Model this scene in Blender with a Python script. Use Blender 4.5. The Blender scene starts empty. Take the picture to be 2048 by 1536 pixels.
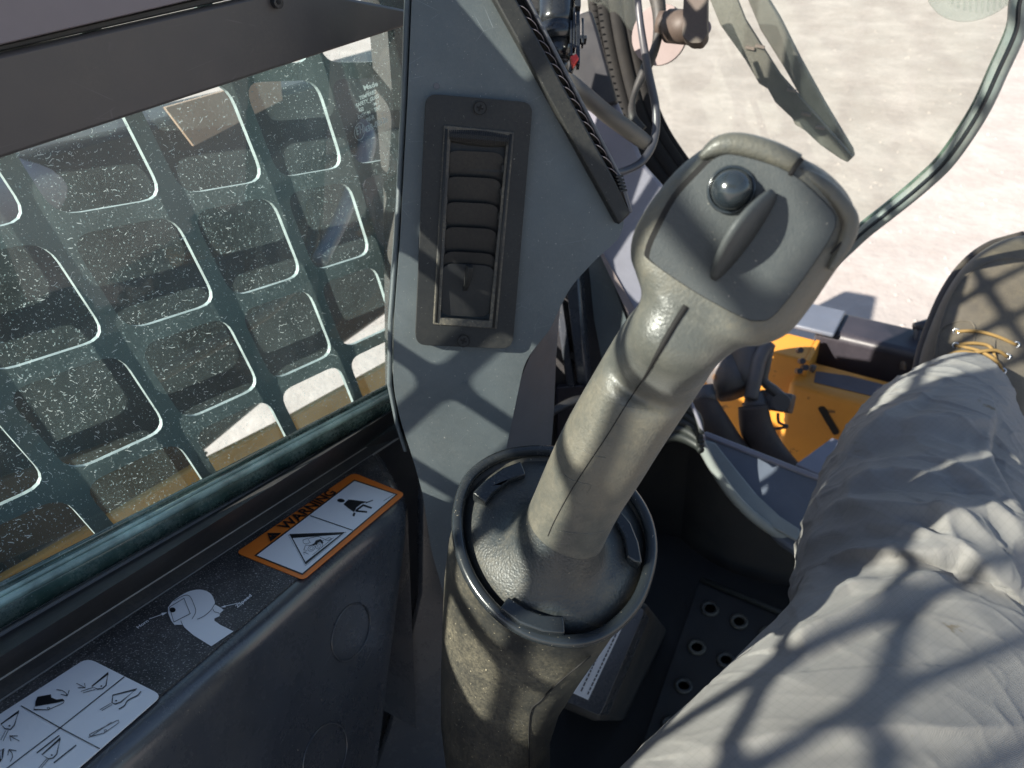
import bpy, bmesh, math, random
from mathutils import Vector, Matrix, noise
from mathutils.geometry import tessellate_polygon
from mathutils.bvhtree import BVHTree
random.seed(7)
SC = bpy.context.scene
COL = SC.collection

# ------------------------------------------------------------------ camera, sun, sky, exposure
FPX = 1400.0                                   # focal length in pixels of a 2048 px wide picture
CX = Vector((0.85242987, 0.51300131, -0.10096029))     # picture right in the cab's frame
CY = Vector((0.25686986, -0.57910116, -0.77373104))    # picture down
CZ = Vector((-0.45539125, 0.63361779, -0.6254177))     # viewing direction
cam_d = bpy.data.cameras.new('camera')
cam = bpy.data.objects.new('camera', cam_d); COL.objects.link(cam)
cam_d.sensor_width = 36.0
cam_d.lens = FPX / 2048 * 36.0
cam_d.clip_start = 0.01; cam_d.clip_end = 900
cam_d.dof.use_dof = True; cam_d.dof.focus_distance = 0.42; cam_d.dof.aperture_fstop = 13.0
m = Matrix((( CX.x, -CY.x, -CZ.x), (CX.y, -CY.y, -CZ.y), (CX.z, -CY.z, -CZ.z)))
cam.matrix_world = m.to_4x4()
SC.camera = cam

SUN = Vector((0.447, 0.672, -0.585)).normalized()   # travel direction of the sunlight
sun_d = bpy.data.lights.new('sun', 'SUN'); sun_d.energy = 5.0; sun_d.angle = math.radians(0.5)
sun_d.color = (1.0, 0.93, 0.82)
sun = bpy.data.objects.new('sun', sun_d); COL.objects.link(sun)
sun.rotation_euler = SUN.to_track_quat('-Z', 'Y').to_euler(); sun.location = (-3, -4, 5)

wd = bpy.data.worlds.new('World'); SC.world = wd; wd.use_nodes = True
wn = wd.node_tree; wn.nodes.clear()
sky = wn.nodes.new('ShaderNodeTexSky'); sky.sky_type = 'NISHITA'; sky.sun_disc = False
sky.sun_elevation = math.asin(-SUN.z)
sky.sun_rotation = math.atan2(-SUN.x, -SUN.y)
bg = wn.nodes.new('ShaderNodeBackground'); bg.inputs[1].default_value = 0.07
ow = wn.nodes.new('ShaderNodeOutputWorld')
wn.links.new(sky.outputs[0], bg.inputs[0]); wn.links.new(bg.outputs[0], ow.inputs[0])
vs = SC.view_settings
vs.view_transform = 'Standard'; vs.look = 'None'; vs.gamma = 1.0; vs.use_curve_mapping = False
vs.exposure = 1.45
SC.render.resolution_x = 1024; SC.render.resolution_y = 768
SC.cycles.max_bounces = 10; SC.cycles.transparent_max_bounces = 24; SC.cycles.diffuse_bounces = 5

# ------------------------------------------------------------------ helpers
def ray(x, y):
    return CX * (x - 1024.0) + CY * (y - 768.0) + CZ * FPX
def W(x, y, z):
    return ray(x, y) * (z / FPX)
def pxof(p):
    z = p.dot(CZ)
    return (p.dot(CX) / z * FPX + 1024.0, p.dot(CY) / z * FPX + 768.0)
class Plane:
    def __init__(s, p, n):
        s.p = Vector(p); s.n = Vector(n).normalized()
        if s.n.dot(CZ) > 0 and s.n.dot(s.p) > 0: s.n = -s.n        # normals look back at the viewer
    def hit(s, x, y, off=0.0):
        r = ray(x, y); k = (s.p + s.n * off).dot(s.n) / r.dot(s.n)
        return r * k
    def off(s, d):
        q = Plane(s.p + s.n * d, s.n); return q
    @staticmethod
    def three(a, b, c):
        return Plane(a, (b - a).cross(c - a))

def finish(bm, name, mat, parent=None, smooth=False, bevel=0.0, seg=2, angle=35, recalc=True):
    if recalc: bmesh.ops.recalc_face_normals(bm, faces=bm.faces[:])
    me = bpy.data.meshes.new(name); bm.to_mesh(me); bm.free()
    o = bpy.data.objects.new(name, me); COL.objects.link(o)
    if mat: me.materials.append(mat)
    if smooth or bevel > 0:
        for p in me.polygons: p.use_smooth = True
        if not smooth or bevel > 0:
            try: me.set_sharp_from_angle(angle=math.radians(angle if not bevel else 40))
            except Exception: pass
    if bevel > 0:
        b = o.modifiers.new('bevel', 'BEVEL'); b.width = bevel; b.segments = seg
        b.limit_method = 'ANGLE'; b.angle_limit = math.radians(32); b.harden_normals = False
    if parent: adopt(o, parent)
    return o
def adopt(o, parent):
    o.parent = parent
    o.matrix_parent_inverse = Matrix.Translation(parent.location).inverted()
def thing(name, label, cat, loc=(0, 0, 0), group=None):
    o = bpy.data.objects.new(name, None); COL.objects.link(o); o.empty_display_size = 0.05
    o.location = loc; o['label'] = label; o['category'] = cat
    if group: o['group'] = group
    return o
def tag(o, label=None, cat=None, group=None, kind=None):
    if label: o['label'] = label
    if cat: o['category'] = cat
    if group: o['group'] = group
    if kind: o['kind'] = kind
    return o

def smooth_pts(pts, n=6, closed=False):
    """Catmull-Rom through a list of vectors or tuples"""
    P = [Vector(p) for p in pts]; out = []
    N = len(P); rng = N if closed else N - 1
    for i in range(rng):
        if closed: a, b, c, d = P[(i-1) % N], P[i], P[(i+1) % N], P[(i+2) % N]
        else: a, b, c, d = P[max(i-1, 0)], P[i], P[i+1], P[min(i+2, N-1)]
        for k in range(n):
            t = k / n
            out.append(0.5 * ((2*b) + (c-a)*t + (2*a-5*b+4*c-d)*t*t + (3*b-a-3*c+d)*t*t*t))
    if not closed: out.append(P[-1])
    return out

def round_poly(pts, r, n=4):
    """round the corners of a 2D polygon (pixels); r is a number or a list"""
    out = []; N = len(pts)
    for i in range(N):
        rr = r[i] if isinstance(r, (list, tuple)) else r
        p = Vector(pts[i]); a = Vector(pts[i-1]); b = Vector(pts[(i+1) % N])
        if rr <= 0: out.append((p.x, p.y)); continue
        da = (a-p); db = (b-p); la = da.length; lb = db.length
        k = min(rr, la*0.48, lb*0.48); s = p + da/la*k; e = p + db/lb*k
        for j in range(n+1):
            t = j/n; q = s*(1-t)**2 + p*2*t*(1-t) + e*t*t
            out.append((q.x, q.y))
    return out

def slab_world(outer, holes, nrm, th, name, mat, parent=None, bevel=0.0, seg=2, smooth=False):
    """polygon(s) in world space; the front face is where given, th goes back along -nrm"""
    loops = [[Vector(p) for p in outer]] + [[Vector(p) for p in h] for h in holes]
    # tessellate in 2D
    t = nrm.orthogonal().normalized(); b = nrm.cross(t)
    l2 = [[Vector((p.dot(t), p.dot(b), 0)) for p in L] for L in loops]
    tris = tessellate_polygon(l2)
    bm = bmesh.new(); flat = [p for L in loops for p in L]
    f = [bm.verts.new(p) for p in flat]
    if th > 0: k = [bm.verts.new(p - nrm*th) for p in flat]
    for tr in tris:
        try:
            bm.faces.new([f[i] for i in tr])
            if th > 0: bm.faces.new([k[i] for i in reversed(tr)])
        except ValueError: pass
    if th > 0:
        o = 0
        for L in loops:
            n = len(L)
            for i in range(n):
                a, c = o+i, o+(i+1) % n
                try: bm.faces.new([f[a], f[c], k[c], k[a]])
                except ValueError: pass
            o += n
    if th > 0:
        bmesh.ops.dissolve_limit(bm, angle_limit=0.01, verts=bm.verts[:], edges=bm.edges[:]) if not holes else None
    return finish(bm, name, mat, parent, bevel=bevel, seg=seg, smooth=smooth)
def slab(pl, pts, th, name, mat, parent=None, holes=(), off=0.0, bevel=0.0, seg=2, r=0, n=4):
    if r: pts = round_poly(pts, r, n)
    return slab_world([pl.hit(x, y, off) for x, y in pts], [[pl.hit(x, y, off) for x, y in h] for h in holes],
                      pl.n, th, name, mat, parent, bevel, seg)

def tube(pts, rad, name, mat, parent=None, seg=12, n=6, closed=False, into=None, flat=1.0, up=None):
    """pts: world points; rad: number or per-point list"""
    R = [rad]*len(pts) if not isinstance(rad, (list, tuple)) else list(rad)
    P4 = [Vector((p[0], p[1], p[2], r)) for p, r in zip(pts, R)]
    S = smooth_pts(P4, n, closed) if n > 1 else P4
    C = [Vector(s[:3]) for s in S]; rr = [s[3] for s in S]
    bm = into or bmesh.new(); rings = []
    N = len(C); ref = Vector(up) if up is not None else None
    for i in range(N):
        t = (C[(i+1) % N] - C[i-1]) if closed else (C[min(i+1, N-1)] - C[max(i-1, 0)])
        t.normalize()
        if ref is None: ref = t.orthogonal()
        u = (ref - t*ref.dot(t)).normalized()
        if up is None: ref = u
        v = t.cross(u)
        rings.append([bm.verts.new(C[i] + u*math.cos(2*math.pi*k/seg)*rr[i]*flat + v*math.sin(2*math.pi*k/seg)*rr[i]) for k in range(seg)])
    rg = N if closed else N-1
    for i in range(rg):
        A, B = rings[i], rings[(i+1) % N]
        for k in range(seg):
            bm.faces.new([A[k], A[(k+1) % seg], B[(k+1) % seg], B[k]])
    if not closed:
        bm.faces.new(rings[0][::-1]); bm.faces.new(rings[-1])
    if into is not None: return None
    return finish(bm, name, mat, parent, smooth=True)
def ptube(p, name, mat, parent=None, **kw):
    """p: list of (px, py, depth, radius in px)"""
    pts = [W(a, b, z) for a, b, z, r in p]; rad = [r*z/FPX for a, b, z, r in p]
    return tube(pts, rad, name, mat, parent, **kw)

def loft(sections, name, mat, parent=None, seg=32, cap=True, into=None, smooth=True):
    """sections: (centre, U, V, exponent)"""
    bm = into or bmesh.new(); rings = []
    for c, U, V, e in sections:
        ring = []
        for k in range(seg):
            a = 2*math.pi*k/seg; ca, sa = math.cos(a), math.sin(a)
            x = math.copysign(abs(ca)**(2/e), ca); y = math.copysign(abs(sa)**(2/e), sa)
            ring.append(bm.verts.new(c + U*x + V*y))
        rings.append(ring)
    for A, B in zip(rings, rings[1:]):
        for k in range(seg): bm.faces.new([A[k], A[(k+1) % seg], B[(k+1) % seg], B[k]])
    if cap:
        bm.faces.new(rings[0][::-1]); bm.faces.new(rings[-1])
    if into is not None: return None
    return finish(bm, name, mat, parent, smooth=smooth)

def ringloft(rings, name, mat, parent=None, cap_end=False, cap_start=False, closed=True, smooth=True, angle=50):
    bm = bmesh.new(); V = [[bm.verts.new(p) for p in r] for r in rings]; n = len(V[0])
    for A, B in zip(V, V[1:]):
        for k in range(n if closed else n-1):
            bm.faces.new([A[k], A[(k+1) % n], B[(k+1) % n], B[k]])
    if cap_end: bm.faces.new(V[-1])
    if cap_start: bm.faces.new(V[0][::-1])
    return finish(bm, name, mat, parent, smooth=smooth)

def box(c, ax, ay, az, name, mat, parent=None, bevel=0.0, seg=2):
    """centre and three half-extent vectors"""
    bm = bmesh.new(); c = Vector(c); v = []
    for i in (-1, 1):
        for j in (-1, 1):
            for k in (-1, 1): v.append(bm.verts.new(c + ax*i + ay*j + az*k))
    for f in ((0,1,3,2),(4,6,7,5),(0,4,5,1),(2,3,7,6),(0,2,6,4),(1,5,7,3)): bm.faces.new([v[i] for i in f])
    return finish(bm, name, mat, parent, bevel=bevel, seg=seg)
def wbox(x0, x1, y0, y1, z0, z1, name, mat, parent=None, bevel=0.0):
    return box(((x0+x1)/2, (y0+y1)/2, (z0+z1)/2), Vector(((x1-x0)/2, 0, 0)), Vector((0, (y1-y0)/2, 0)), Vector((0, 0, (z1-z0)/2)), name, mat, parent, bevel)
def disc(pl, x, y, rpx, th, name, mat, parent=None, off=0.0, seg=20, bevel=0.0):
    c = pl.hit(x, y, off); z = c.dot(CZ); r = rpx*z/FPX
    t = (CX - pl.n*CX.dot(pl.n)).normalized(); b = pl.n.cross(t)
    return slab_world([c + t*r*math.cos(2*math.pi*k/seg) + b*r*math.sin(2*math.pi*k/seg) for k in range(seg)], [], pl.n, th, name, mat, parent, bevel)
def dup(o, parent=None, offset=None, mtx=None):
    c = o.copy(); COL.objects.link(c)
    if parent: c.parent = parent
    if offset is not None: c.location = c.location + offset
    return c

# flat print on a plane -------------------------------------------------
def poly2(bm, pl, pts, off):
    P = [pl.hit(x, y, off) for x, y in pts]
    t = pl.n.orthogonal().normalized(); b = pl.n.cross(t)
    tris = tessellate_polygon([[Vector((p.dot(t), p.dot(b), 0)) for p in P]])
    v = [bm.verts.new(p) for p in P]
    for tr in tris:
        try: bm.faces.new([v[i] for i in tr])
        except ValueError: pass
def stroke2(bm, pl, pts, w, off, closed=False):
    pts = [Vector(p) for p in pts]
    if closed: pts = pts + [pts[0]]
    L = []; R = []
    for i, p in enumerate(pts):
        a = pts[max(i-1, 0)]; b = pts[min(i+1, len(pts)-1)]
        if closed and i in (0, len(pts)-1): a, b = pts[-2], pts[1]
        t = (b-a); t = t.normalized() if t.length > 0 else Vector((1, 0)); n = Vector((-t.y, t.x))*w/2
        if 0 < i < len(pts)-1 or closed:
            d = (p - (pts[i-1] if i else pts[-2])).normalized(); c = max(0.45, abs(Vector((-d.y, d.x)).dot(n.normalized()))); n = n/c
        L.append(bm.verts.new(pl.hit(*(p+n), off))); R.append(bm.verts.new(pl.hit(*(p-n), off)))
    for i in range(len(pts)-1):
        bm.faces.new([L[i], L[i+1], R[i+1], R[i]])
def text2(bm, pl, s, p0, p1, pu, off, hs=1.0):
    """text from p0 to p1 along its baseline; pu is where the cap height over p0 is"""
    cu = bpy.data.curves.new('t', 'FONT'); cu.body = s; cu.resolution_u = 3; cu.offset = 0.022
    ob = bpy.data.objects.new('t', cu); COL.objects.link(ob)
    dg = bpy.context.evaluated_depsgraph_get(); me = bpy.data.meshes.new_from_object(ob.evaluated_get(dg))
    xs = [v.co.x for v in me.vertices]; x0, x1 = min(xs), max(xs); cap = 0.69
    O = pl.hit(*p0, off); U = pl.hit(*p1, off) - O; V = pl.hit(*pu, off) - O
    vv = [bm.verts.new(O + U*((v.co.x-x0)/(x1-x0)) + V*(v.co.y/cap)) for v in me.vertices]
    for p in me.polygons:
        try: bm.faces.new([vv[i] for i in p.vertices])
        except ValueError: pass
    bpy.data.objects.remove(ob); bpy.data.curves.remove(cu); bpy.data.meshes.remove(me)
def ell(cx, cy, a, b, ang=0, n=20, t0=0, t1=2*math.pi):
    out = []
    full = abs(t1-t0-2*math.pi) < 1e-6
    for k in range(n if full else n+1):
        t = t0 + (t1-t0)*k/n; x, y = a*math.cos(t), b*math.sin(t)
        out.append((cx + x*math.cos(ang)-y*math.sin(ang), cy + x*math.sin(ang)+y*math.cos(ang)))
    return out

# ------------------------------------------------------------------ materials
def new_mat(name):
    m = bpy.data.materials.new(name); m.use_nodes = True; nt = m.node_tree; nt.nodes.clear()
    return m, nt, nt.nodes.new, nt.links.new
def pm(name, col, rough=0.5, dust=0.0, dustcol=(0.30, 0.25, 0.18), dscale=9.0, speck=0.0, speckscale=420.0,
       bump=0.0, bscale=500.0, var=0.15, vscale=14.0, metal=0.0, spec=0.5, scratch=0.0, pebble=0.0, pscale=700.0, coat=0.0, sheen=0.0, wave=None, patch=None, bdist=0.0006, grid=None):
    m, nt, N, L = new_mat(name)
    out = N('ShaderNodeOutputMaterial'); b = N('ShaderNodeBsdfPrincipled'); L(b.outputs[0], out.inputs[0])
    tc = N('ShaderNodeTexCoord'); co = tc.outputs['Object']
    def nz(scale, detail=4, rough_=0.6):
        n = N('ShaderNodeTexNoise'); n.inputs['Scale'].default_value = scale; n.inputs['Detail'].default_value = detail
        n.inputs['Roughness'].default_value = rough_; L(co, n.inputs['Vector']); return n.outputs['Fac']
    def ramp(s, a, bb):
        r = N('ShaderNodeMapRange'); L(s, r.inputs[0]); r.inputs[1].default_value = a; r.inputs[2].default_value = bb; return r.outputs[0]
    def mul(a, bb):
        k = N('ShaderNodeMath'); k.operation = 'MULTIPLY'
        if isinstance(a, float): k.inputs[0].default_value = a
        else: L(a, k.inputs[0])
        if isinstance(bb, float): k.inputs[1].default_value = bb
        else: L(bb, k.inputs[1])
        return k.outputs[0]
    def add(a, bb):
        k = N('ShaderNodeMath'); k.operation = 'ADD'; k.use_clamp = True; L(a, k.inputs[0]); L(bb, k.inputs[1]); return k.outputs[0]
    def mix(fac, a, bb):
        k = N('ShaderNodeMix'); k.data_type = 'RGBA'
        L(fac, k.inputs[0])
        for i, c in ((6, a), (7, bb)):
            if isinstance(c, tuple): k.inputs[i].default_value = (*c, 1)
            else: L(c, k.inputs[i])
        return k.outputs[2]
    c0 = tuple(col); lo = tuple(x*(1-var) for x in c0); hi = tuple(min(1, x*(1+var)) for x in c0)
    cur = mix(ramp(nz(vscale), 0.3, 0.7), lo, hi)
    rsock = None
    if patch:                                   # (colour, scale, low, high): worn patches
        cur = mix(ramp(nz(patch[1], 6, 0.7), patch[2], patch[3]), cur, patch[0])
    if dust > 0:
        d = mul(mul(ramp(nz(dscale, 6, 0.7), 0.38, 0.72), ramp(nz(speckscale, 3, 0.8), 0.25, 0.75)), float(dust))
        cur = mix(d, cur, dustcol)
        rsock = d
    if speck > 0:
        s = ramp(nz(speckscale*1.7, 2, 0.5), 0.74-speck*0.12, 0.80)
        cur = mix(s, cur, tuple(min(1, x*1.5+0.05) for x in dustcol))
    if scratch > 0:
        w = N('ShaderNodeTexVoronoi'); w.feature = 'DISTANCE_TO_EDGE'; w.inputs['Scale'].default_value = 40
        mp = N('ShaderNodeMapping'); mp.inputs['Scale'].default_value = (1, 0.25, 1.4); mp.inputs['Rotation'].default_value = (0.5, 0.7, 0.3)
        L(co, mp.inputs[0]); L(mp.outputs[0], w.inputs['Vector'])
        e = mul(mul(ramp(w.outputs['Distance'], 0.006, 0.0), ramp(nz(30, 2), 0.55, 0.62)), float(scratch))
        cur = mix(e, cur, tuple(min(1, x*2.2+0.08) for x in c0))
    if grid:
        for rot in grid[1]:
            v = N('ShaderNodeTexWave'); v.inputs['Scale'].default_value = grid[0]; v.inputs['Distortion'].default_value = 0.8; v.inputs['Detail'].default_value = 1; v.inputs['Detail Scale'].default_value = 0.4
            mp = N('ShaderNodeMapping'); mp.inputs['Rotation'].default_value = rot; L(co, mp.inputs[0]); L(mp.outputs[0], v.inputs['Vector'])
            cur = mix(mul(ramp(v.outputs['Fac'], 0.88, 1.0), 0.11), cur, tuple(x*0.45 for x in c0))
    L(cur, b.inputs['Base Color'])
    r = N('ShaderNodeMapRange'); L(nz(vscale*3), r.inputs[0]); r.inputs[3].default_value = max(0.03, rough-0.1); r.inputs[4].default_value = min(1, rough+0.12)
    if rsock:
        k = N('ShaderNodeMath'); k.operation = 'ADD'; k.use_clamp = True; L(r.outputs[0], k.inputs[0]); L(rsock, k.inputs[1]); L(k.outputs[0], b.inputs['Roughness'])
    else: L(r.outputs[0], b.inputs['Roughness'])
    b.inputs['Metallic'].default_value = metal; b.inputs['Specular IOR Level'].default_value = spec
    b.inputs['Coat Weight'].default_value = coat; b.inputs['Coat Roughness'].default_value = 0.15
    b.inputs['Sheen Weight'].default_value = sheen; b.inputs['Sheen Roughness'].default_value = 0.4
    hn = None
    if bump > 0: hn = mul(nz(bscale, 3, 0.6), float(bump))
    if pebble > 0:
        v = N('ShaderNodeTexVoronoi'); v.feature = 'SMOOTH_F1'; v.inputs['Scale'].default_value = pscale; L(co, v.inputs['Vector'])
        p = mul(ramp(v.outputs['Distance'], 0.7, 0.0), float(pebble))
        hn = p if hn is None else add(hn, p)
    if wave:
        for ws, rot in wave:
            v = N('ShaderNodeTexWave'); v.inputs['Scale'].default_value = ws; v.inputs['Distortion'].default_value = 0.6; v.inputs['Detail'].default_value = 1
            mp = N('ShaderNodeMapping'); mp.inputs['Rotation'].default_value = rot; L(co, mp.inputs[0]); L(mp.outputs[0], v.inputs['Vector'])
            p = mul(v.outputs['Fac'], 0.4); hn = p if hn is None else add(hn, p)
    if hn is not None:
        bp = N('ShaderNodeBump'); bp.inputs['Distance'].default_value = bdist; bp.inputs['Strength'].default_value = 0.6
        L(hn, bp.inputs['Height']); L(bp.outputs[0], b.inputs['Normal'])
    return m

def glass_mat(name, tint, dust, dustcol, dscale=7.0, speck=0.5, refl=0.0):
    """a thin dusty pane: see-through, reflecting by Fresnel, with dust that scatters the light falling on it"""
    m, nt, N, L = new_mat(name)
    out = N('ShaderNodeOutputMaterial')
    tr = N('ShaderNodeBsdfTransparent'); tr.inputs[0].default_value = (*tint, 1)
    gl = N('ShaderNodeBsdfGlossy'); gl.inputs['Roughness'].default_value = 0.03
    lw = N('ShaderNodeLayerWeight'); lw.inputs[0].default_value = 0.5
    pw = N('ShaderNodeMath'); pw.operation = 'POWER'; L(lw.outputs['Facing'], pw.inputs[0]); pw.inputs[1].default_value = 5.0
    fr = N('ShaderNodeMapRange'); L(pw.outputs[0], fr.inputs[0]); fr.inputs[3].default_value = 0.045; fr.inputs[4].default_value = 1.0
    m1 = N('ShaderNodeMixShader'); L(fr.outputs[0], m1.inputs[0]); L(tr.outputs[0], m1.inputs[1]); L(gl.outputs[0], m1.inputs[2])
    df = N('ShaderNodeBsdfDiffuse'); df.inputs[0].default_value = (*dustcol, 1)
    tl = N('ShaderNodeBsdfTranslucent'); tl.inputs[0].default_value = (*dustcol, 1)
    ds = N('ShaderNodeMixShader'); ds.inputs[0].default_value = 0.5; L(df.outputs[0], ds.inputs[1]); L(tl.outputs[0], ds.inputs[2])
    tc = N('ShaderNodeTexCoord')
    n1 = N('ShaderNodeTexNoise'); n1.inputs['Scale'].default_value = dscale; n1.inputs['Detail'].default_value = 8; n1.inputs['Roughness'].default_value = 0.7
    L(tc.outputs['Object'], n1.inputs['Vector'])
    r1 = N('ShaderNodeMapRange'); L(n1.outputs[0], r1.inputs[0]); r1.inputs[1].default_value = 0.3; r1.inputs[2].default_value = 0.7
    r1.inputs[3].default_value = dust*0.35; r1.inputs[4].default_value = dust*1.9
    n2 = N('ShaderNodeTexNoise'); n2.inputs['Scale'].default_value = 700; n2.inputs['Detail'].default_value = 2
    L(tc.outputs['Object'], n2.inputs['Vector'])
    r2 = N('ShaderNodeMapRange'); L(n2.outputs[0], r2.inputs[0]); r2.inputs[1].default_value = 0.62; r2.inputs[2].default_value = 0.72
    r2.inputs[3].default_value = 0.0; r2.inputs[4].default_value = speck
    a = N('ShaderNodeMath'); a.operation = 'ADD'; a.use_clamp = True; L(r1.outputs[0], a.inputs[0]); L(r2.outputs[0], a.inputs[1])
    m2 = N('ShaderNodeMixShader'); L(a.outputs[0], m2.inputs[0]); L(m1.outputs[0], m2.inputs[1]); L(ds.outputs[0], m2.inputs[2])
    L(m2.outputs[0], out.inputs[0]); return m
def residue_mat(name, col):
    m, nt, N, L = new_mat(name); out = N('ShaderNodeOutputMaterial')
    df = N('ShaderNodeBsdfDiffuse'); df.inputs[0].default_value = (*col, 1)
    tl = N('ShaderNodeBsdfTranslucent'); tl.inputs[0].default_value = (*col, 1)
    ds = N('ShaderNodeMixShader'); ds.inputs[0].default_value = 0.5; L(df.outputs[0], ds.inputs[1]); L(tl.outputs[0], ds.inputs[2])
    tr = N('ShaderNodeBsdfTransparent'); mm = N('ShaderNodeMixShader'); mm.inputs[0].default_value = 0.62
    L(tr.outputs[0], mm.inputs[1]); L(ds.outputs[0], mm.inputs[2]); L(mm.outputs[0], out.inputs[0]); return m

DUST = (0.36, 0.31, 0.23)
M = {}
M['trim'] = pm('slate_grey_plastic', (0.092, 0.108, 0.116), 0.42, dust=0.28, dustcol=(0.26, 0.25, 0.22), bump=0.4, bscale=1000, scratch=0.5, speck=0.25, spec=0.35)
M['trim_side'] = pm('grey_plastic_flank', (0.085, 0.085, 0.095), 0.4, dust=0.15, bump=0.2, bscale=1200, scratch=0.3)
M['vent'] = pm('black_vent_plastic', (0.016, 0.017, 0.018), 0.5, spec=0.35, dust=0.35, dustcol=(0.115, 0.105, 0.09), bump=0.4, bscale=1500, speck=0.3)
M['vent_dusty'] = pm('dusty_vent_frame', (0.03, 0.03, 0.03), 0.55, dust=1.3, dustcol=(0.24, 0.21, 0.16), dscale=30, speck=0.3)
M['slat'] = pm('black_louvre_plastic', (0.010, 0.011, 0.013), 0.42, spec=0.35, dust=0.10, bump=0.25, bscale=1500)
M['black'] = pm('black_painted_metal', (0.020, 0.020, 0.024), 0.42, dust=0.25, bump=0.1, scratch=0.3)
M['black_gloss'] = pm('black_gloss_plastic', (0.014, 0.016, 0.02), 0.22, dust=0.08, bump=0.05, coat=0.3)
M['rubber'] = pm('black_rubber', (0.016, 0.016, 0.017), 0.55, dust=0.25, bump=0.3, bscale=300)
M['rail'] = pm('brown_black_anodised_rail', (0.060, 0.054, 0.054), 0.38, dust=0.15, var=0.08, bump=0.05, scratch=0.2)
M['rail_top'] = pm('mauve_grey_rail', (0.15, 0.13, 0.145), 0.35, dust=0.1, var=0.08)
M['grip'] = pm('worn_grey_grip_rubber', (0.080, 0.082, 0.074), 0.33, dust=0.8, dustcol=(0.19, 0.165, 0.12), dscale=22, bump=0.22, bscale=1500, pebble=0.28, pscale=900, var=0.25, vscale=22, scratch=0.25, sheen=0.1, patch=((0.098, 0.088, 0.068), 11.0, 0.47, 0.66))
M['boot'] = pm('dark_pebbled_boot_rubber', (0.030, 0.035, 0.038), 0.36, spec=0.5, dust=0.5, dustcol=(0.22, 0.18, 0.12), dscale=26, bdist=0.00035, pebble=0.9, pscale=800, bump=0.1, speck=0.2)
M['plate'] = pm('dark_grey_grained_faceplate', (0.046, 0.052, 0.055), 0.5, spec=0.4, dust=0.2, dustcol=(0.2, 0.18, 0.15), bump=0.5, bscale=1300, var=0.1, speck=0.1)
M['button'] = pm('glossy_blue_black_button', (0.016, 0.022, 0.028), 0.16, var=0.05, coat=0.5, dust=0.06)
M['pod'] = pm('dusty_black_pod_plastic', (0.024, 0.025, 0.025), 0.40, dust=0.55, dustcol=(0.30, 0.25, 0.16), dscale=15, bump=0.3, bscale=700, speck=0.45, scratch=0.4)
M['edge_trim'] = pm('dusty_grey_green_trim', (0.15, 0.175, 0.165), 0.35, dust=0.7, dustcol=(0.32, 0.28, 0.24), dscale=25, var=0.3, vscale=30)
M['seal_black'] = pm('matt_black_seal', (0.010, 0.0095, 0.0095), 0.75, spec=0.2, dust=0.05, bump=0.3, bscale=300)
M['rim'] = pm('satin_black_rim', (0.016, 0.02, 0.024), 0.22, dust=0.06, speck=0.25, bump=0.1)
M['gap'] = pm('dark_gap', (0.006, 0.005, 0.005), 0.8)
M['console'] = pm('slate_black_console_plastic', (0.044, 0.049, 0.060), 0.24, dust=0.16, bump=0.12, scratch=0.4, speck=0.1, coat=0.5)
M['ledge'] = pm('black_sparkle_textured_ledge', (0.022, 0.022, 0.024), 0.5, dust=0.5, dustcol=(0.33, 0.31, 0.30), dscale=16, speck=1.3, speckscale=560, bump=0.8, bscale=900)
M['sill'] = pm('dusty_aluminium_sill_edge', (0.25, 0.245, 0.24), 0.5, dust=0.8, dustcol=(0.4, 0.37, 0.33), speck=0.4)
M['seal'] = pm('green_glass_edge_bead', (0.05, 0.095, 0.075), 0.12, dust=0.6, dustcol=(0.42, 0.46, 0.40), dscale=30, speck=0.5, var=0.5, vscale=40, coat=0.8, bump=0.3, bscale=60)  # pale dust tone also stands in for the bead's highlight streaks
M['bead_highlight'] = pm('pale_green_bead_highlight', (0.34, 0.46, 0.40), 0.25, dust=0.9, dustcol=(0.10, 0.13, 0.10), dscale=40, speckscale=200, var=0.5, vscale=30, coat=0.5)  # pale green of the highlight painted along the window bead
M['orange'] = pm('orange_print', (0.80, 0.20, 0.025), 0.4, var=0.05, dust=0.05)
M['white'] = pm('white_print', (0.80, 0.80, 0.82), 0.4, var=0.03, dust=0.08, dustcol=(0.5, 0.42, 0.33), speck=0.02)
M['ink'] = pm('black_print', (0.012, 0.012, 0.014), 0.4, var=0.05)
M['ground'] = pm('pale_dusty_ground', (0.385, 0.35, 0.33), 0.9, dust=0.7, dustcol=(0.25, 0.21, 0.19), dscale=2.6, speckscale=30, var=0.16, vscale=5.0, bump=0.35, bscale=24, bdist=0.02, patch=((0.32, 0.285, 0.265), 3.2, 0.44, 0.66))
M['yellow'] = pm('construction_yellow_paint', (0.56, 0.245, 0.035), 0.35, dust=0.35, dustcol=(0.35, 0.2, 0.06), var=0.08, scratch=0.3, patch=((0.10, 0.045, 0.02), 26.0, 0.63, 0.66))
M['yellow_dull'] = pm('ochre_paint', (0.50, 0.29, 0.07), 0.5, dust=0.2, var=0.12)
M['frame_black'] = pm('worn_black_loader_paint', (0.022, 0.021, 0.027), 0.35, dust=0.25, dustcol=(0.2, 0.16, 0.18), patch=((0.12, 0.06, 0.03), 12.0, 0.68, 0.74), dscale=6)
M['lavender'] = pm('mauve_grey_painted_metal', (0.20, 0.195, 0.235), 0.35, dust=0.15, var=0.1, scratch=0.2)
M['lavender_dark'] = pm('slate_blue_painted_metal', (0.10, 0.115, 0.15), 0.32, dust=0.15, var=0.12, scratch=0.2)
M['patch'] = pm('grip_tape_slate', (0.075, 0.07, 0.085), 0.7, dust=0.3, var=0.2, bump=0.5)
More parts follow.
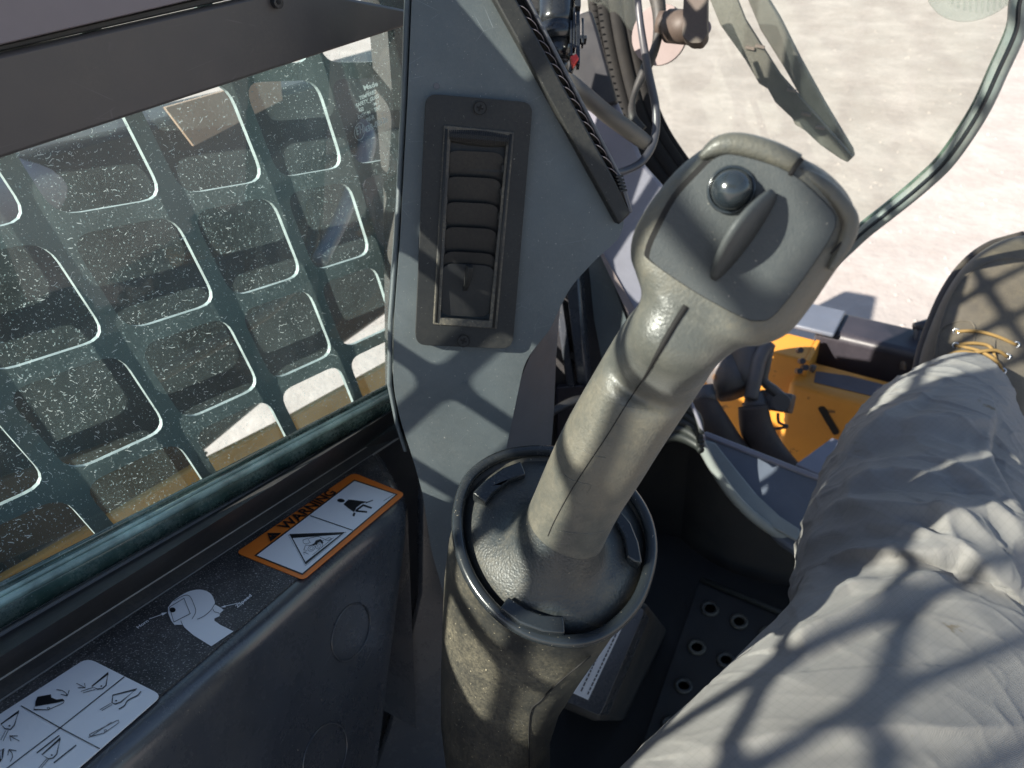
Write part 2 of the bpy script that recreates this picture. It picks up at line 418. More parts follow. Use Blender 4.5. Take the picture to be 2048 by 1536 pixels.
M['hose'] = pm('dusty_brown_black_hose', (0.040, 0.030, 0.026), 0.65, dust=0.6, dustcol=(0.2, 0.15, 0.12), dscale=20, bump=0.3, bscale=120)
M['coupler'] = pm('dusty_steel_coupler', (0.09, 0.09, 0.10), 0.42, metal=0.4, dust=0.7, dustcol=(0.24, 0.19, 0.14), dscale=30, var=0.3, patch=((0.12, 0.055, 0.02), 28.0, 0.58, 0.66))
M['knob_brown'] = pm('brown_bronze_metal', (0.06, 0.043, 0.035), 0.55, metal=0.1, dust=0.25, var=0.15)
M['washer'] = pm('dusty_pink_grey_washer', (0.21, 0.165, 0.16), 0.6, dust=0.2)
M['cable'] = pm('grey_cable_sheath', (0.065, 0.060, 0.058), 0.42, dust=0.4, dustcol=(0.17, 0.14, 0.10), dscale=24)
M['cable_dark'] = pm('dark_blue_grey_cable', (0.05, 0.05, 0.06), 0.35, dust=0.2)
M['red'] = pm('red_clip_plastic', (0.70, 0.05, 0.035), 0.4, var=0.08)
M['cloth'] = pm('grey_ripstop_cloth', (0.235, 0.224, 0.216), 0.9, dust=0.25, dustcol=(0.27, 0.215, 0.14), dscale=9, speckscale=1500, speck=0.25, var=0.07, spec=0.15, sheen=0.2, bump=0.6, bscale=1800, wave=[(620, (0.4, 0.2, 0.5)), (620, (0.4, 0.2, 2.07))], patch=((0.15, 0.115, 0.07), 30.0, 0.66, 0.72), grid=(62, ((0, 0, 0.45), (0, 0, 2.02))))
M['suede'] = pm('dusty_taupe_suede', (0.105, 0.088, 0.072), 0.9, dust=0.75, dustcol=(0.24, 0.19, 0.12), dscale=18, bump=0.5, bscale=600, var=0.25, sheen=0.3, spec=0.1)
M['sole'] = pm('dark_sole_rubber', (0.05, 0.04, 0.038), 0.8, dust=0.4)
M['lace'] = pm('ochre_brown_lace', (0.26, 0.155, 0.05), 0.75, bump=0.4, bscale=900, var=0.2)
M['eyelet'] = pm('silver_eyelet', (0.7, 0.7, 0.7), 0.25, metal=1.0, var=0.05)
M['wiper'] = pm('grey_weathered_wiper', (0.105, 0.098, 0.095), 0.6, dust=0.5, dustcol=(0.35, 0.33, 0.3))
M['arm'] = pm('dark_lift_arm_paint', (0.026, 0.032, 0.037), 0.5, dust=0.5, dustcol=(0.085, 0.085, 0.075), dscale=5, var=0.4, vscale=7)
M['dirt_brown'] = pm('dirt_brown_paint', (0.075, 0.05, 0.025), 0.7, dust=0.3, dustcol=(0.16, 0.11, 0.06))
M['tan'] = pm('tan_reflection_tone', (0.40, 0.29, 0.21), 0.6, var=0.12)
M['tyre'] = pm('dusty_tyre_rubber', (0.05, 0.04, 0.03), 0.8, dust=0.6, dustcol=(0.2, 0.14, 0.07))
M['floor'] = pm('black_rubber_floor', (0.009, 0.010, 0.012), 0.6, dust=0.35, dustcol=(0.10, 0.075, 0.05), dscale=8, bump=0.3, bscale=200)
M['liner'] = pm('black_tub_liner', (0.016, 0.02, 0.02), 0.45, dust=0.1)
M['lip'] = pm('grey_green_tub_lip', (0.24, 0.26, 0.255), 0.4, dust=0.2)
M['mesh'] = pm('black_painted_guard_plate', (0.068, 0.098, 0.100), 0.30, dust=0.12, var=0.08)
M['mesh_edge_sunlit'] = pm('sunlit_guard_edge', (0.27, 0.33, 0.33), 0.4, var=0.25, vscale=60)  # paler guard colour, sunlight on the hole edges painted in
M['headliner'] = pm('grey_headliner', (0.22, 0.22, 0.22), 0.8)

M['glass'] = glass_mat('dusty_side_glass', (0.88, 0.95, 0.94), 0.085, (0.36, 0.50, 0.50), speck=0.5)
M['door_glass'] = glass_mat('greenish_door_glass', (0.83, 0.85, 0.80), 0.085, (0.5, 0.55, 0.5), speck=0.1)
M['reflection_pale'] = glass_mat('frosted_reflection', (0.8, 0.82, 0.8), 0.25, (0.5, 0.52, 0.5), speck=0.1)
M['residue'] = residue_mat('dried_water_marks', (0.75, 0.83, 0.82))
M['etch'] = residue_mat('etched_frost', (0.62, 0.74, 0.74))

# ------------------------------------------------------------------ reference planes of the cab
NW = Vector((-0.99995, 0, -0.00993)).normalized()                    # towards the outside, left
HD = Vector((0.00254, 0.96677, -0.25564)).normalized(); VD = Vector((0.00991, 0.05756, -0.99829)).normalized()
def wallplane(d): return Plane(NW*d, NW)
GL = wallplane(0.42); MG = wallplane(0.46)
def hv(a, b, d=0.46): return NW*d + HD*a + VD*b

# ------------------------------------------------------------------ THE SETTING
bm = bmesh.new(); S = 300
for a, b in ((-S, -S), (S, -S), (S, S), (-S, S)): bm.verts.new((a, b, -1.30))
bm.faces.new(bm.verts[:]); tag(finish(bm, 'ground', M['ground']), kind='structure')

random.seed(5); bm = bmesh.new()
for _ in range(1300):
    y = 1.35 + random.random()**1.6*7.5; x = random.uniform(-1.2, 0.3 + y*0.55); r = random.uniform(0.002, 0.009)*(1 + y*0.12)
    c = Vector((x, y, -1.30 + r*0.25)); q = [bm.verts.new(c + Vector((math.cos(a)*r*random.uniform(.7, 1.3), math.sin(a)*r*random.uniform(.7, 1.3), -r*0.3))) for a in (0, 1.25, 2.5, 3.8, 5.0)]
    t_ = bm.verts.new(c + Vector((random.uniform(-.3, .3)*r, random.uniform(-.3, .3)*r, r*random.uniform(.08, .25))))
    for k in range(5): bm.faces.new([q[k], q[(k+1) % 5], t_])
tag(finish(bm, 'gravel', M['ground'], None), 'small pale stones scattered over the bright dusty ground', 'gravel', kind='stuff')
random.seed(7)

# cab floor, unseen roof, walls (the box the operator sits in)
fl = wbox(-0.46, 0.62, -0.9, 0.86, -0.90, -0.865, 'cab_floor', M['floor']); tag(fl, kind='structure')
def flat(a, b, c, d): return [Vector((a, c, .62)), Vector((b, c, .62)), Vector((b, d, .62)), Vector((a, d, .62))]
rf = slab_world(flat(-0.56, 0.66, -0.95, 0.90), [flat(-0.49, 0.62, -0.42, 0.86)], Vector((0, 0, -1)), 0.05, 'unseen_ceiling', M['headliner']); tag(rf, kind='structure')  # unseen roof, opening added to let skylight brighten the ledge

# left wall: sill below the window, added shade panel and post behind, header above
wl = thing('left_cab_wall', 'black lower cab wall under the meshed left side window', 'wall', (-0.45, 0, -0.8))
slab_world([hv(-0.95, 0.345, .445), hv(0.6, 0.345, .445), Vector((-0.445, 0.62, -1.0)), Vector((-0.445, -0.95, -1.0))], [], NW, 0.02, 'lower_panel', M['black'], wl)
wbox(-0.475, -0.425, -0.95, 0.020, -0.60, -0.075, 'rear_shade_panel', M['black'], wl)  # unseen panel added to keep the sun off the console
wbox(-0.455, -0.43, -0.225, -0.055, 0.06, 0.50, 'shin_shade_post', M['black'], wl, bevel=0.003)  # unseen post added to shade the shin
wbox(-0.50, -0.42, -0.95, 0.60, 0.50, 0.62, 'header', M['black'], wl)

# ------------------------------------------------------------------ outside, left of the window
arm = thing('lift_arm', 'dark lift arm filling the view behind the side window mesh', 'loader arm', (-0.9, 0.6, -1.0))
P = wallplane(0.86)
slab(P, [(-420, 1400), (345, 960), (540, 797), (785, 622), (830, 586), (830, 100), (560, 180), (-420, 420)], 0.10, 'arm_plate', M['arm'], arm, bevel=0.01)
ptube([(-500, 540, 0.50, 105), (60, 372, 0.80, 72), (330, 300, 1.00, 60), (620, 232, 1.3, 48)], 'arm_tube', M['lavender'], arm, seg=24)
ptube([(660, 140, 1.3, 10), (600, 330, 1.15, 12), (630, 450, 1.1, 13), (560, 600, 1.0, 14), (300, 760, 0.85, 16)], 'hose', M['hose'], arm)
ptube([(700, 240, 1.2, 16), (735, 280, 1.15, 18), (690, 420, 1.1, 16), (640, 520, 1.05, 16)], 'hose', M['lavender_dark'], arm)
slab(wallplane(0.80), [(330, 215), (560, 150), (565, 200), (388, 292)], 0.004, 'tan_reflection', M['tan'], arm)  # tan slab standing in for the ground reflected in the glass
slab(wallplane(0.85), [(-420, 1250), (-50, 1150), (345, 975), (420, 905), (250, 880), (-420, 1100)], 0.012, 'dirty_flange', M['dirt_brown'], arm, off=0.02, bevel=0.003)
lc = thing('loader_chassis', 'ochre frame rail and dusty treaded tyre seen low through the side window mesh', 'loader chassis', tuple(W(-60, 1230, 0.62)))
rl = slab(wallplane(0.80), [(-300, 1330), (225, 1031), (396, 930), (571, 841), (783, 723), (1000, 602), (1000, 670), (783, 790), (571, 905), (396, 1000), (225, 1100), (-300, 1400)], 0.012, 'frame_rail', M['yellow_dull'], lc, bevel=0.003)
ty = lc
cT = W(-140, 1500, 0.80); U1 = Vector((0, 1, 0)); U2 = Vector((0, 0, 1))
def tyre_ring(x, r, n=48): return [cT + Vector((x, 0, 0)) + (U1*math.cos(2*math.pi*k/n) + U2*math.sin(2*math.pi*k/n))*r for k in range(n)]
ringloft([tyre_ring(-0.06, 0.17), tyre_ring(-0.05, 0.20), tyre_ring(0.05, 0.20), tyre_ring(0.06, 0.17)], 'tyre', M['tyre'], ty, cap_start=True, cap_end=True)
tyre_o = bpy.data.objects['tyre']
for k in range(20):
    a = math.pi*2*k/20; d = U1*math.cos(a) + U2*math.sin(a); t = -U1*math.sin(a) + U2*math.cos(a)
    box(cT + d*0.207, Vector((0.055, 0, 0)), t*0.014, d*0.012, 'tread_block', M['tyre'], ty)

# ------------------------------------------------------------------ side window: guard plate, pane, beads
A1, A0 = 0.436, 0.0875; B1, B0 = 0.108, 0.0885; bar = 0.0135
holes = []
for i in range(-13, 2):
    for j in range(-7, 4):
        ar = A1 + i*A0; br = B1 + j*B0 + (0.0175 if j <= -3 else 0); al = ar - A0 + bar; bt = br - B0 + bar
        if j == -2: bt += 0.0175
        if ar > 0.53: ar = 0.505
        r0 = 0.016; c = [(al, bt), (ar, bt), (ar, br), (al, br)]
        q = round_poly([(x*100, y*100) for x, y in c], r0*100, 5)
        holes.append([hv(x/100, y/100) for x, y in q])
gd = slab_world([hv(-0.80, -0.62), hv(0.535, -0.62), hv(0.535, 0.40), hv(-0.80, 0.40)], holes, -NW, 0.0036, 'window_guard', M['mesh'])
gd.data.materials.append(M['mesh_edge_sunlit'])
for p_ in gd.data.polygons:
    if abs(p_.normal.dot(NW)) < 0.5: p_.material_index = 1
tag(gd, 'dark steel guard plate of rounded square holes outside the left window', 'window guard')

wi = thing('side_window', 'dusty left side window pane streaked with dried water marks', 'window', (-0.42, 0.2, -0.4))
pane = [(-700, 300), (-700, -900), (700, -900), (775, 40), (800, 200), (810, 500), (800, 800), (0, 1190), (-900, 1640)]
slab_world([hv(-0.75, -0.52, .42), hv(0.50, -0.52, .42), hv(0.53, 0.0, .42), hv(0.53, 0.375, .42), hv(-0.75, 0.375, .42)], [], -NW, 0.0, 'glass_pane', M['glass'], wi)
# dried water marks: short wavy strokes and dots lying on the pane
bm = bmesh.new()
def mark(x, y, ln, w, ang, curl):
    pts = []; a = ang; px_, py_ = x, y
    for k in range(5):
        pts.append((px_, py_)); a += curl + random.uniform(-0.7, 0.7); px_ += ln*math.cos(a)/4; py_ += ln*math.sin(a)/4
    prev = None
    for k, (u, v) in enumerate(pts):
        ww = w*(0.5 + 0.7*math.sin(math.pi*(k+0.5)/5))
        a_ = bm.verts.new(GL.hit(u, v - ww/2, 0.0006)); b_ = bm.verts.new(GL.hit(u + ww*0.2, v + ww/2, 0.0006))
        if prev: bm.faces.new([prev[0], a_, b_, prev[1]])
        prev = (a_, b_)
for _ in range(3600):
    x = random.uniform(-20, 800); y = random.uniform(30, 1160)
    if y > 1150 - 0.52*x: continue
    if noise.noise(Vector((x*0.008, y*0.008, 3.1))) < random.uniform(-0.5, 0.25): continue
    sc = 0.55 + 0.45*(1 - x/800)
    mark(x, y, random.uniform(3, 8)*sc if random.random() < .75 else random.uniform(9, 18)*sc, random.uniform(0.8, 1.9)*sc, random.choice((0.2, -0.4, 2.6)) + random.uniform(-0.6, 0.6), random.uniform(-0.7, 0.7))
for _ in range(9000):
    x = random.uniform(-20, 805); y = random.uniform(30, 1160)
    if y > 1155 - 0.52*x: continue
    if noise.noise(Vector((x*0.007, y*0.007, 9.1))) < random.uniform(-0.6, 0.4): continue
    r = random.choice((0.4, 0.5, 0.6, 0.7, 1.2)) ; c = GL.hit(x, y, 0.0005); k = r*c.dot(CZ)/FPX
    q = [bm.verts.new(c + HD*k*math.cos(t*math.pi/2.5+r) + VD*k*math.sin(t*math.pi/2.5+r)) for t in range(5)]
    bm.faces.new(q)
tag(finish(bm, 'water_marks', M['residue'], wi), kind='stuff')
# etched maker's block
bm = bmesh.new()
def z1(x, y): return (680 + x*0.10417, 140 + y*0.10417)
for s, a, b, u in (("Made", (470, 390), (735, 300), (440, 300)), ("TEMPERED", (375, 580), (700, 440), (365, 510)), ("SAFETY", (320, 720), (545, 620), (305, 650)),
                   ("GLASS", (585, 600), (750, 530), (575, 530)), ("AS2", (360, 815), (460, 770), (345, 750)), ("M-7", (655, 690), (755, 640), (645, 630)), ("TINT", (665, 805), (785, 745), (650, 735)),
                   ("DOT-91", (350, 940), (580, 840), (345, 875)), ("98-R", (515, 1010), (670, 930), (500, 930)), ("43R-00126", (485, 1210), (920, 985), (465, 1100))):
    text2(bm, GL, s, z1(*a), z1(*b), z1(*u), 0.0008)
stroke2(bm, GL, [z1(*p) for p in ell(375, 1180, 95, 165, 0.1)], 1.0, 0.0008, True)
text2(bm, GL, "E11", z1(320, 1250), z1(450, 1190), z1(310, 1110), 0.0008)
finish(bm, 'etched_lettering', M['etch'], wi)

wf = thing('window_sill_bead', 'glossy green-black bead running along the bottom of the side window', 'window seal', (-0.41, 0.2, -0.38))
def railpts(pl, p0, p1, e0, e1, n=2):
    a = pl.hit(*p0); b = pl.hit(*p1); d = (b-a).normalized()
    return a - d*e0, b + d*e1
a, b = railpts(wallplane(0.412), (0, 1212), (792, 788), 0.5, 0.03)
bm = bmesh.new(); tube([a, b], 0.0125, '', None, seg=24, n=1, into=bm); finish(bm, 'bead', M['seal'], wf, smooth=True)
a, b = railpts(wallplane(0.412), (0, 1172), (787, 766), 0.5, 0.03)
bm = bmesh.new(); tube([a, b], 0.002, '', None, seg=12, n=1, into=bm); finish(bm, 'upper_lip', M['seal'], wf, smooth=True)
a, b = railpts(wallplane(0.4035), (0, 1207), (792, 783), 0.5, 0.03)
bm = bmesh.new(); tube([a, b], 0.0030, '', None, seg=12, n=1, into=bm); finish(bm, 'highlight_streak', M['bead_highlight'], wf, smooth=True)  # thin pale tubes paint the bead's highlight streaks
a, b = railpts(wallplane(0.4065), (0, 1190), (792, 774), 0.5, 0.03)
bm = bmesh.new(); tube([a, b], 0.0016, '', None, seg=8, n=1, into=bm); finish(bm, 'highlight_streak', M['bead_highlight'], wf, smooth=True)
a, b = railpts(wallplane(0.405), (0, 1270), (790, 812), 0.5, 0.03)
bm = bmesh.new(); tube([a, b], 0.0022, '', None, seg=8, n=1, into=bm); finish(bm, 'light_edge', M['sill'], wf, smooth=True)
# front vertical window channel
ch = thing('window_front_channel', 'dusty black rubber channel between the side glass and grey pillar', 'window channel', tuple(GL.hit(800, 700)))
ptube([(752, -60, .64, 12), (776, 80, .64, 12), (800, 330, .65, 12), (812, 560, .66, 12)], 'rubber_lip', M['rubber'], ch)
slab(wallplane(0.435), [(735, -80), (860, -80), (870, 900), (800, 900), (800, 400), (775, 60)], 0.02, 'channel', M['rubber'], ch)

# top rail of the sliding window
tr = thing('window_top_rail', 'dark brown metal rail crossing above the side window with a bolt', 'window rail', (-0.41, 0.3, -0.1))
Pr = wallplane(0.408)
def rail_slab(pl, l0, l1, u0, u1, e0, e1, th, nm, mt, off=0.0, bev=0.002):
    q = pl.off(off); a, b = railpts(q, l0, l1, e0, e1); c, d = railpts(q, u0, u1, e0, e1)
    return slab_world([a, b, d, c], [], q.n, th, nm, mt, tr, bevel=bev)
rail_slab(Pr, (0, 318), (800, 56), (0, 108), (476, 0), 0.25, 0.05, 0.010, 'rail_face', M['rail'])
rail_slab(Pr, (0, 104), (470, -3), (0, 88), (452, -16), 0.25, 0.05, 0.010, 'dusty_groove', M['rubber'], off=-0.004)
q_ = Pr.off(0.004); a_, b_ = railpts(q_, (0, 92), (450, -14), 0.25, 0.05)
slab_world([a_, b_, Vector((b_.x, b_.y, 0.016)), Vector((a_.x, a_.y, 0.016))], [], q_.n, 0.012, 'upper_rail', M['rail_top'], tr, bevel=0.004)
disc(Pr, 558, 4, 12, 0.004, 'bolt', M['black_gloss'], tr, off=0.004, bevel=0.001)
disc(Pr, 558, 4, 5, 0.004, 'bolt_socket', M['gap'], tr, off=0.0045, seg=6)

# ------------------------------------------------------------------ console and sill
Ld = (ray(1500, 387)).normalized(); Lc = ray(-1020, 377).normalized()
LN = Ld.cross(Lc).normalized()
if LN.z < 0: LN = -LN
p_ref = wallplane(0.385).hit(540, 1046)
LG = Plane(p_ref, LN)
con = thing('side_console', 'dark slate plastic armrest console below the left window', 'console', (-0.3, 0.1, -0.6))
# sill strip under the bead
a, b = railpts(wallplane(0.403), (0, 1274), (790, 815), 0.5, 0.05)
c, d = railpts(LG, (0, 1404), (700, 940), 0.5, 0.16)
bm = bmesh.new()
c1, d1 = railpts(LG.off(0.006), (0, 1358), (666, 936), 0.5, 0.18)
v = [bm.verts.new(p) for p in (a, b, d1, c1)]; bm.faces.new(v); v2 = [bm.verts.new(p) for p in (d, c)]
bm.faces.new([v[3], v[2], v2[0], v2[1]])
finish(bm, 'sill_strip', M['black'], con)
bm = bmesh.new(); tube([c1, d1], 0.0009, '', None, seg=6, n=1, into=bm); tube([c, d], 0.0011, '', None, seg=6, n=1, into=bm)
finish(bm, 'dusty_seam', M['sill'], con, smooth=True)
# ledge + rounded shoulder + side, lofted along its length
e0_, e1_ = railpts(LG, (166, 1536), (790, 997), 0.30, 0.0)
l0_, l1_ = LG.hit(0, 1404), LG.hit(540, 1046)
ld = (l1_-l0_).normalized()
far_l = l1_ + ld*0.155; near_l = l0_ - ld*0.45
lowf = W(742, 1560, 0.56)
def profile(L, E, out, down, n=10, rad=0.020):
    """from ledge inner line L over shoulder E, then down"""
    t = (E-L).normalized(); pts = [L, L.lerp(E, 0.5), E]
    dn = (down).normalized()
    c = E + dn*rad*1.0 + t*0
    for k in range(1, n+1):
        a = math.pi/2*k/n
        pts.append(E + t*rad*math.sin(a) + dn*rad*(1-math.cos(a)))
    end = pts[-1]
    for s in (0.1, 0.35, 0.7): pts.append(end + dn*s*0.62)
    return pts
dwn_f = (lowf - LG.hit(812, 1000)); dwn_n = Vector((0.06, -0.02, -1))
cross = (Lc*-1)
ringf = profile(far_l, e1_, None, dwn_f); ringn = profile(near_l, e0_ , None, dwn_f)
# front end rounds over: an extra ring pulled in
fwd = (e1_-e0_).normalized()
rings = [ringn] + [[a.lerp(b, t) for a, b in zip(ringn, ringf)] for t in (0.33, 0.66)] + [ringf]
for k, (f_, dp) in enumerate(((0.010, 0.002), (0.018, 0.008), (0.022, 0.020), (0.022, 0.25))):
    rings.append([p + fwd*f_ + LN*-dp - (cross*0.3*dp if i > 2 else Vector((0,0,0))) for i, p in enumerate(ringf)])
ringloft(rings, 'console_body', M['console'], con, closed=False)
# textured ledge skin
lp = [near_l + (e0_-near_l)*0.02, e0_ - (e0_-near_l)*0.03, e1_ - (e1_-far_l)*0.03, far_l + (e1_-far_l)*0.02]
slab_world([p + LN*0.0012 for p in lp], [], LN, 0.0012, 'textured_ledge', M['ledge'], con)
# embossed circles on the side
sp = Plane.three(ringf[14], ringn[14], ringf[15])
for cx_, cy_, rr in ((702, 1264, 40), (650, 1512, 46)):
    bm = bmesh.new(); pts = [sp.hit(x, y, 0.0006) for x, y in ell(cx_, cy_, rr*0.86, rr*1.5, 0.35, 40)]
    tube(pts, 0.0006, '', None, seg=6, n=1, closed=True, into=bm)
    finish(bm, 'moulded_ring', M['console'], con, smooth=True)

# ---- stickers
st = thing('warning_sticker', 'orange and white WARNING sticker with seat belt and crush pictograms', 'sticker', tuple(LG.hit(640, 1060)))
def zc(x, y): return (470 + x*0.17090, 940 + y*0.17090)
slab(LG, round_poly([zc(10, 965), zc(1385, 30), zc(1995, 275), zc(800, 1285)], 11), 0.0004, 'orange_border', M['orange'], st, off=0.0018)
bm = bmesh.new(); poly2(bm, LG, [zc(225, 1000), zc(1395, 112), zc(1905, 283), zc(790, 1228)], 0.0020); finish(bm, 'black_keyline', M['ink'], st)
bm = bmesh.new(); poly2(bm, LG, [zc(255, 998), zc(1398, 128), zc(1880, 288), zc(788, 1208)], 0.0022); finish(bm, 'white_panel', M['white'], st)
bm = bmesh.new(); K = 0.0024
text2(bm, LG, "WARNING", zc(598, 702), zc(1190, 262), zc(492, 655), K)
poly2(bm, LG, [zc(363, 738), zc(408, 822), zc(548, 745)], K) if False else stroke2(bm, LG, [zc(385, 750), zc(415, 810), zc(520, 748)], 4.5, K, True)
stroke2(bm, LG, [zc(425, 765), zc(475, 780)], 3.0, K)
stroke2(bm, LG, [zc(875, 532), zc(1378, 705)], 1.8, K)
finish(bm, 'warning_lettering', M['ink'], st)
bm = bmesh.new()
stroke2(bm, LG, [zc(655, 772), zc(1262, 740), zc(825, 1090)], 4.6, K, True)
stroke2(bm, LG, [zc(625, 762), zc(1300, 728), zc(822, 1122)], 0.5, K, True)
for cx_, cy_ in ((895, 915), (985, 888)):
    stroke2(bm, LG, [zc(*p) for p in ell(cx_, cy_, 45, 32, -0.5, 16)], 0.7, K, True); stroke2(bm, LG, [zc(*p) for p in ell(cx_, cy_, 22, 16, -0.5, 12)], 0.6, K, True)
stroke2(bm, LG, [zc(*p) for p in ((845, 940), (805, 938), (825, 880), (890, 880), (1040, 820), (1020, 870))], 0.7, K)
stroke2(bm, LG, [zc(*p) for p in ((800, 855), (795, 820), (850, 800), (880, 850), (830, 865))], 0.7, K, True)
stroke2(bm, LG, [zc(*p) for p in ((860, 800), (970, 775), (1060, 815), (1100, 790), (1130, 800), (1095, 825), (1050, 815))], 0.8, K)
poly2(bm, LG, [zc(*p) for p in ((880, 885), (930, 855), (945, 825), (1000, 808), (1015, 822), (1035, 850), (1020, 862), (995, 835), (965, 850), (960, 878), (945, 870), (925, 880))], K)
stroke2(bm, LG, [zc(860, 985), zc(800, 960), zc(810, 990)], 0.8, K); stroke2(bm, LG, [zc(800, 960), zc(838, 958)], 0.8, K)
stroke2(bm, LG, [zc(905, 995), zc(1155, 790)], 0.6, K)
finish(bm, 'crush_pictogram', M['ink'], st)
bm = bmesh.new()
poly2(bm, LG, [zc(*p) for p in ell(1240, 357, 44, 22, 0.1)], K)
poly2(bm, LG, [zc(*p) for p in ((1270, 400), (1300, 370), (1330, 345), (1500, 365), (1545, 372), (1480, 395), (1420, 440), (1392, 492), (1330, 450))], K)
stroke2(bm, LG, [zc(*p) for p in ((1385, 540), (1400, 500))], 4, K)
stroke2(bm, LG, [zc(*p) for p in ((1412, 478), (1545, 490))], 3.4, K); stroke2(bm, LG, [zc(*p) for p in ((1412, 478), (1500, 410), (1600, 445))], 3.6, K)
stroke2(bm, LG, [zc(*p) for p in ((1530, 385), (1615, 352))], 2, K)
stroke2(bm, LG, [zc(*p) for p in ((1740, 362), (1860, 285))], 0.8, K)
finish(bm, 'seat_belt_pictogram', M['ink'], st)

st2 = thing('joystick_diagram_sticker', 'white printed joystick outline with Horn and 2Speed arrows on the ledge', 'sticker', tuple(LG.hit(400, 1230)))
def zd(x, y): return (260 + x*0.12695, 1160 + y*0.12695)
outl = smooth_pts([zd(*p) for p in ((600, 430), (690, 320), (900, 190), (1100, 150), (1260, 205), (1330, 320), (1335, 385))], 4)
outl = [(p[0], p[1]) for p in outl] + [zd(*p) for p in ((1420, 430), (1475, 470), (1415, 530), (1410, 570), (1330, 605), (1330, 640), (1420, 705), (1630, 808), (1280, 1043), (1000, 870), (850, 740), (820, 705), (700, 705), (650, 640), (600, 520))]
bm = bmesh.new(); poly2(bm, LG, outl, 0.0016); finish(bm, 'joystick_silhouette', M['white'], st2)
bm = bmesh.new()
stroke2(bm, LG, [zd(*p) for p in ((622, 425), (850, 288), (948, 530), (690, 662))], 1.1, 0.0019, True)
poly2(bm, LG, [zd(*p) for p in ell(670, 470, 48, 38)], 0.0020)
stroke2(bm, LG, [(p[0], p[1]) for p in smooth_pts([zd(*p) for p in ((690, 330), (850, 245), (940, 255), (1000, 370), (1035, 500), (975, 615))], 4)], 1.0, 0.0019)
stroke2(bm, LG, [(p[0], p[1]) for p in smooth_pts([zd(*p) for p in ((1335, 380), (1270, 480), (1160, 570), (1058, 618))], 4)], 1.0, 0.0019)
stroke2(bm, LG, [(p[0], p[1]) for p in smooth_pts([zd(*p) for p in ((1305, 455), (1330, 500), (1380, 510), (1410, 530))], 4)], 1.0, 0.0019)
stroke2(bm, LG, [(p[0], p[1]) for p in smooth_pts([zd(*p) for p in ((800, 640), (830, 710), (870, 770))], 4)], 1.0, 0.0019)
finish(bm, 'diagram_lines', M['ink'], st2)
bm = bmesh.new()
text2(bm, LG, "2Speed", zd(1690, 440), zd(1922, 250), zd(1655, 405), 0.0016)
finish(bm, 'speed_caption', M['white'], st2); bm = bmesh.new()
text2(bm, LG, "Horn", zd(130, 765), zd(300, 650), zd(95, 735), 0.0016); finish(bm, 'horn_caption', M['white'], st2); bm = bmesh.new()
stroke2(bm, LG, [zd(300, 615), zd(510, 540)], 1.3, 0.0016); poly2(bm, LG, [zd(490, 520), zd(585, 508), (zd(515, 562))], 0.0016); finish(bm, 'horn_arrow', M['white'], st2); bm = bmesh.new()
stroke2(bm, LG, [zd(1500, 410), zd(1700, 365)], 1.3, 0.0016); poly2(bm, LG, [zd(1425, 430), zd(1500, 395), zd(1508, 430)], 0.0016)
finish(bm, 'speed_arrow', M['white'], st2)

st3 = thing('bucket_control_sticker', 'white sticker of bucket and pedal pictograms at the near end of the ledge', 'sticker', tuple(LG.hit(120, 1430)))
def ze(x, y): return (x*0.16113, 1300 + y*0.16113)
slab(LG, round_poly([ze(-1500, 1760), ze(1085, 95), ze(2010, 560), ze(300, 2050), ze(-400, 2600)], [0, 18, 16, 0, 0]), 0.0004, 'white_panel', M['white'], st3, off=0.0018)
bm = bmesh.new(); K = 0.0021
stroke2(bm, LG, [ze(260, 690), ze(745, 965), ze(1240, 1225)], 2.0, K); stroke2(bm, LG, [ze(1545, 330), ze(745, 965), ze(-300, 1760)], 1.9, K)
finish(bm, 'divider_lines', M['ink'], st3)
bm = bmesh.new()
def bucket(pts, dot, arms, w=2.2):
    stroke2(bm, LG, [ze(*p) for p in pts], w, K, True); poly2(bm, LG, [ze(*p) for p in ell(dot[0], dot[1], 13, 10, 0, 8)], K)
    for a_, b_ in arms: stroke2(bm, LG, [ze(*a_), ze(*b_)], 1.1, K)
bucket([(1345, 285), (1140, 450), (1210, 485), (1270, 478), (1315, 440)], (1258, 448), [((1160, 462), (1005, 512)), ((1185, 488), (1030, 530))])
bucket([(1695, 485), (1400, 560), (1390, 655), (1430, 670), (1500, 645)], (1442, 628), [((1375, 660), (1240, 740)), ((1390, 678), (1262, 752))])
bucket([(235, 760), (10, 920), (60, 975), (130, 985), (180, 930)], (118, 940), [((70, 1000), (10, 1115)), ((100, 1000), (38, 1130))])
bucket([(750, 1095), (520, 1300), (600, 1350), (660, 1340), (705, 1290)], (642, 1303), [((580, 1350), (480, 1465)), ((600, 1360), (510, 1465))])
bucket([(-10, 1260), (40, 1225), (30, 1330), (0, 1390)], (5, 1360), [])
def arrow(p, q, a_, b_): stroke2(bm, LG, [ze(*p), ze(*q)], 1.3, K); stroke2(bm, LG, [ze(*a_), ze(*q), ze(*b_)], 1.3, K)
arrow((948, 412), (1058, 468), (965, 468), (1050, 410)); arrow((240, 1130), (122, 1066), (135, 1130), (220, 1066))
stroke2(bm, LG, [ze(*p) for p in ((700, 492), (770, 500), (815, 530), (835, 568))], 1.4, K); stroke2(bm, LG, [ze(755, 548), ze(836, 568), ze(860, 498)], 1.4, K)
stroke2(bm, LG, [ze(*p) for p in ((128, 1385), (155, 1330), (150, 1280), (115, 1235))], 1.4, K); stroke2(bm, LG, [ze(95, 1308), ze(113, 1235), ze(205, 1250)], 1.4, K)
stroke2(bm, LG, [(p[0], p[1]) for p in smooth_pts([ze(*p) for p in ((1475, 732), (1545, 690), (1580, 630), (1650, 590), (1710, 560), (1750, 512))], 3)], 2.2, K)
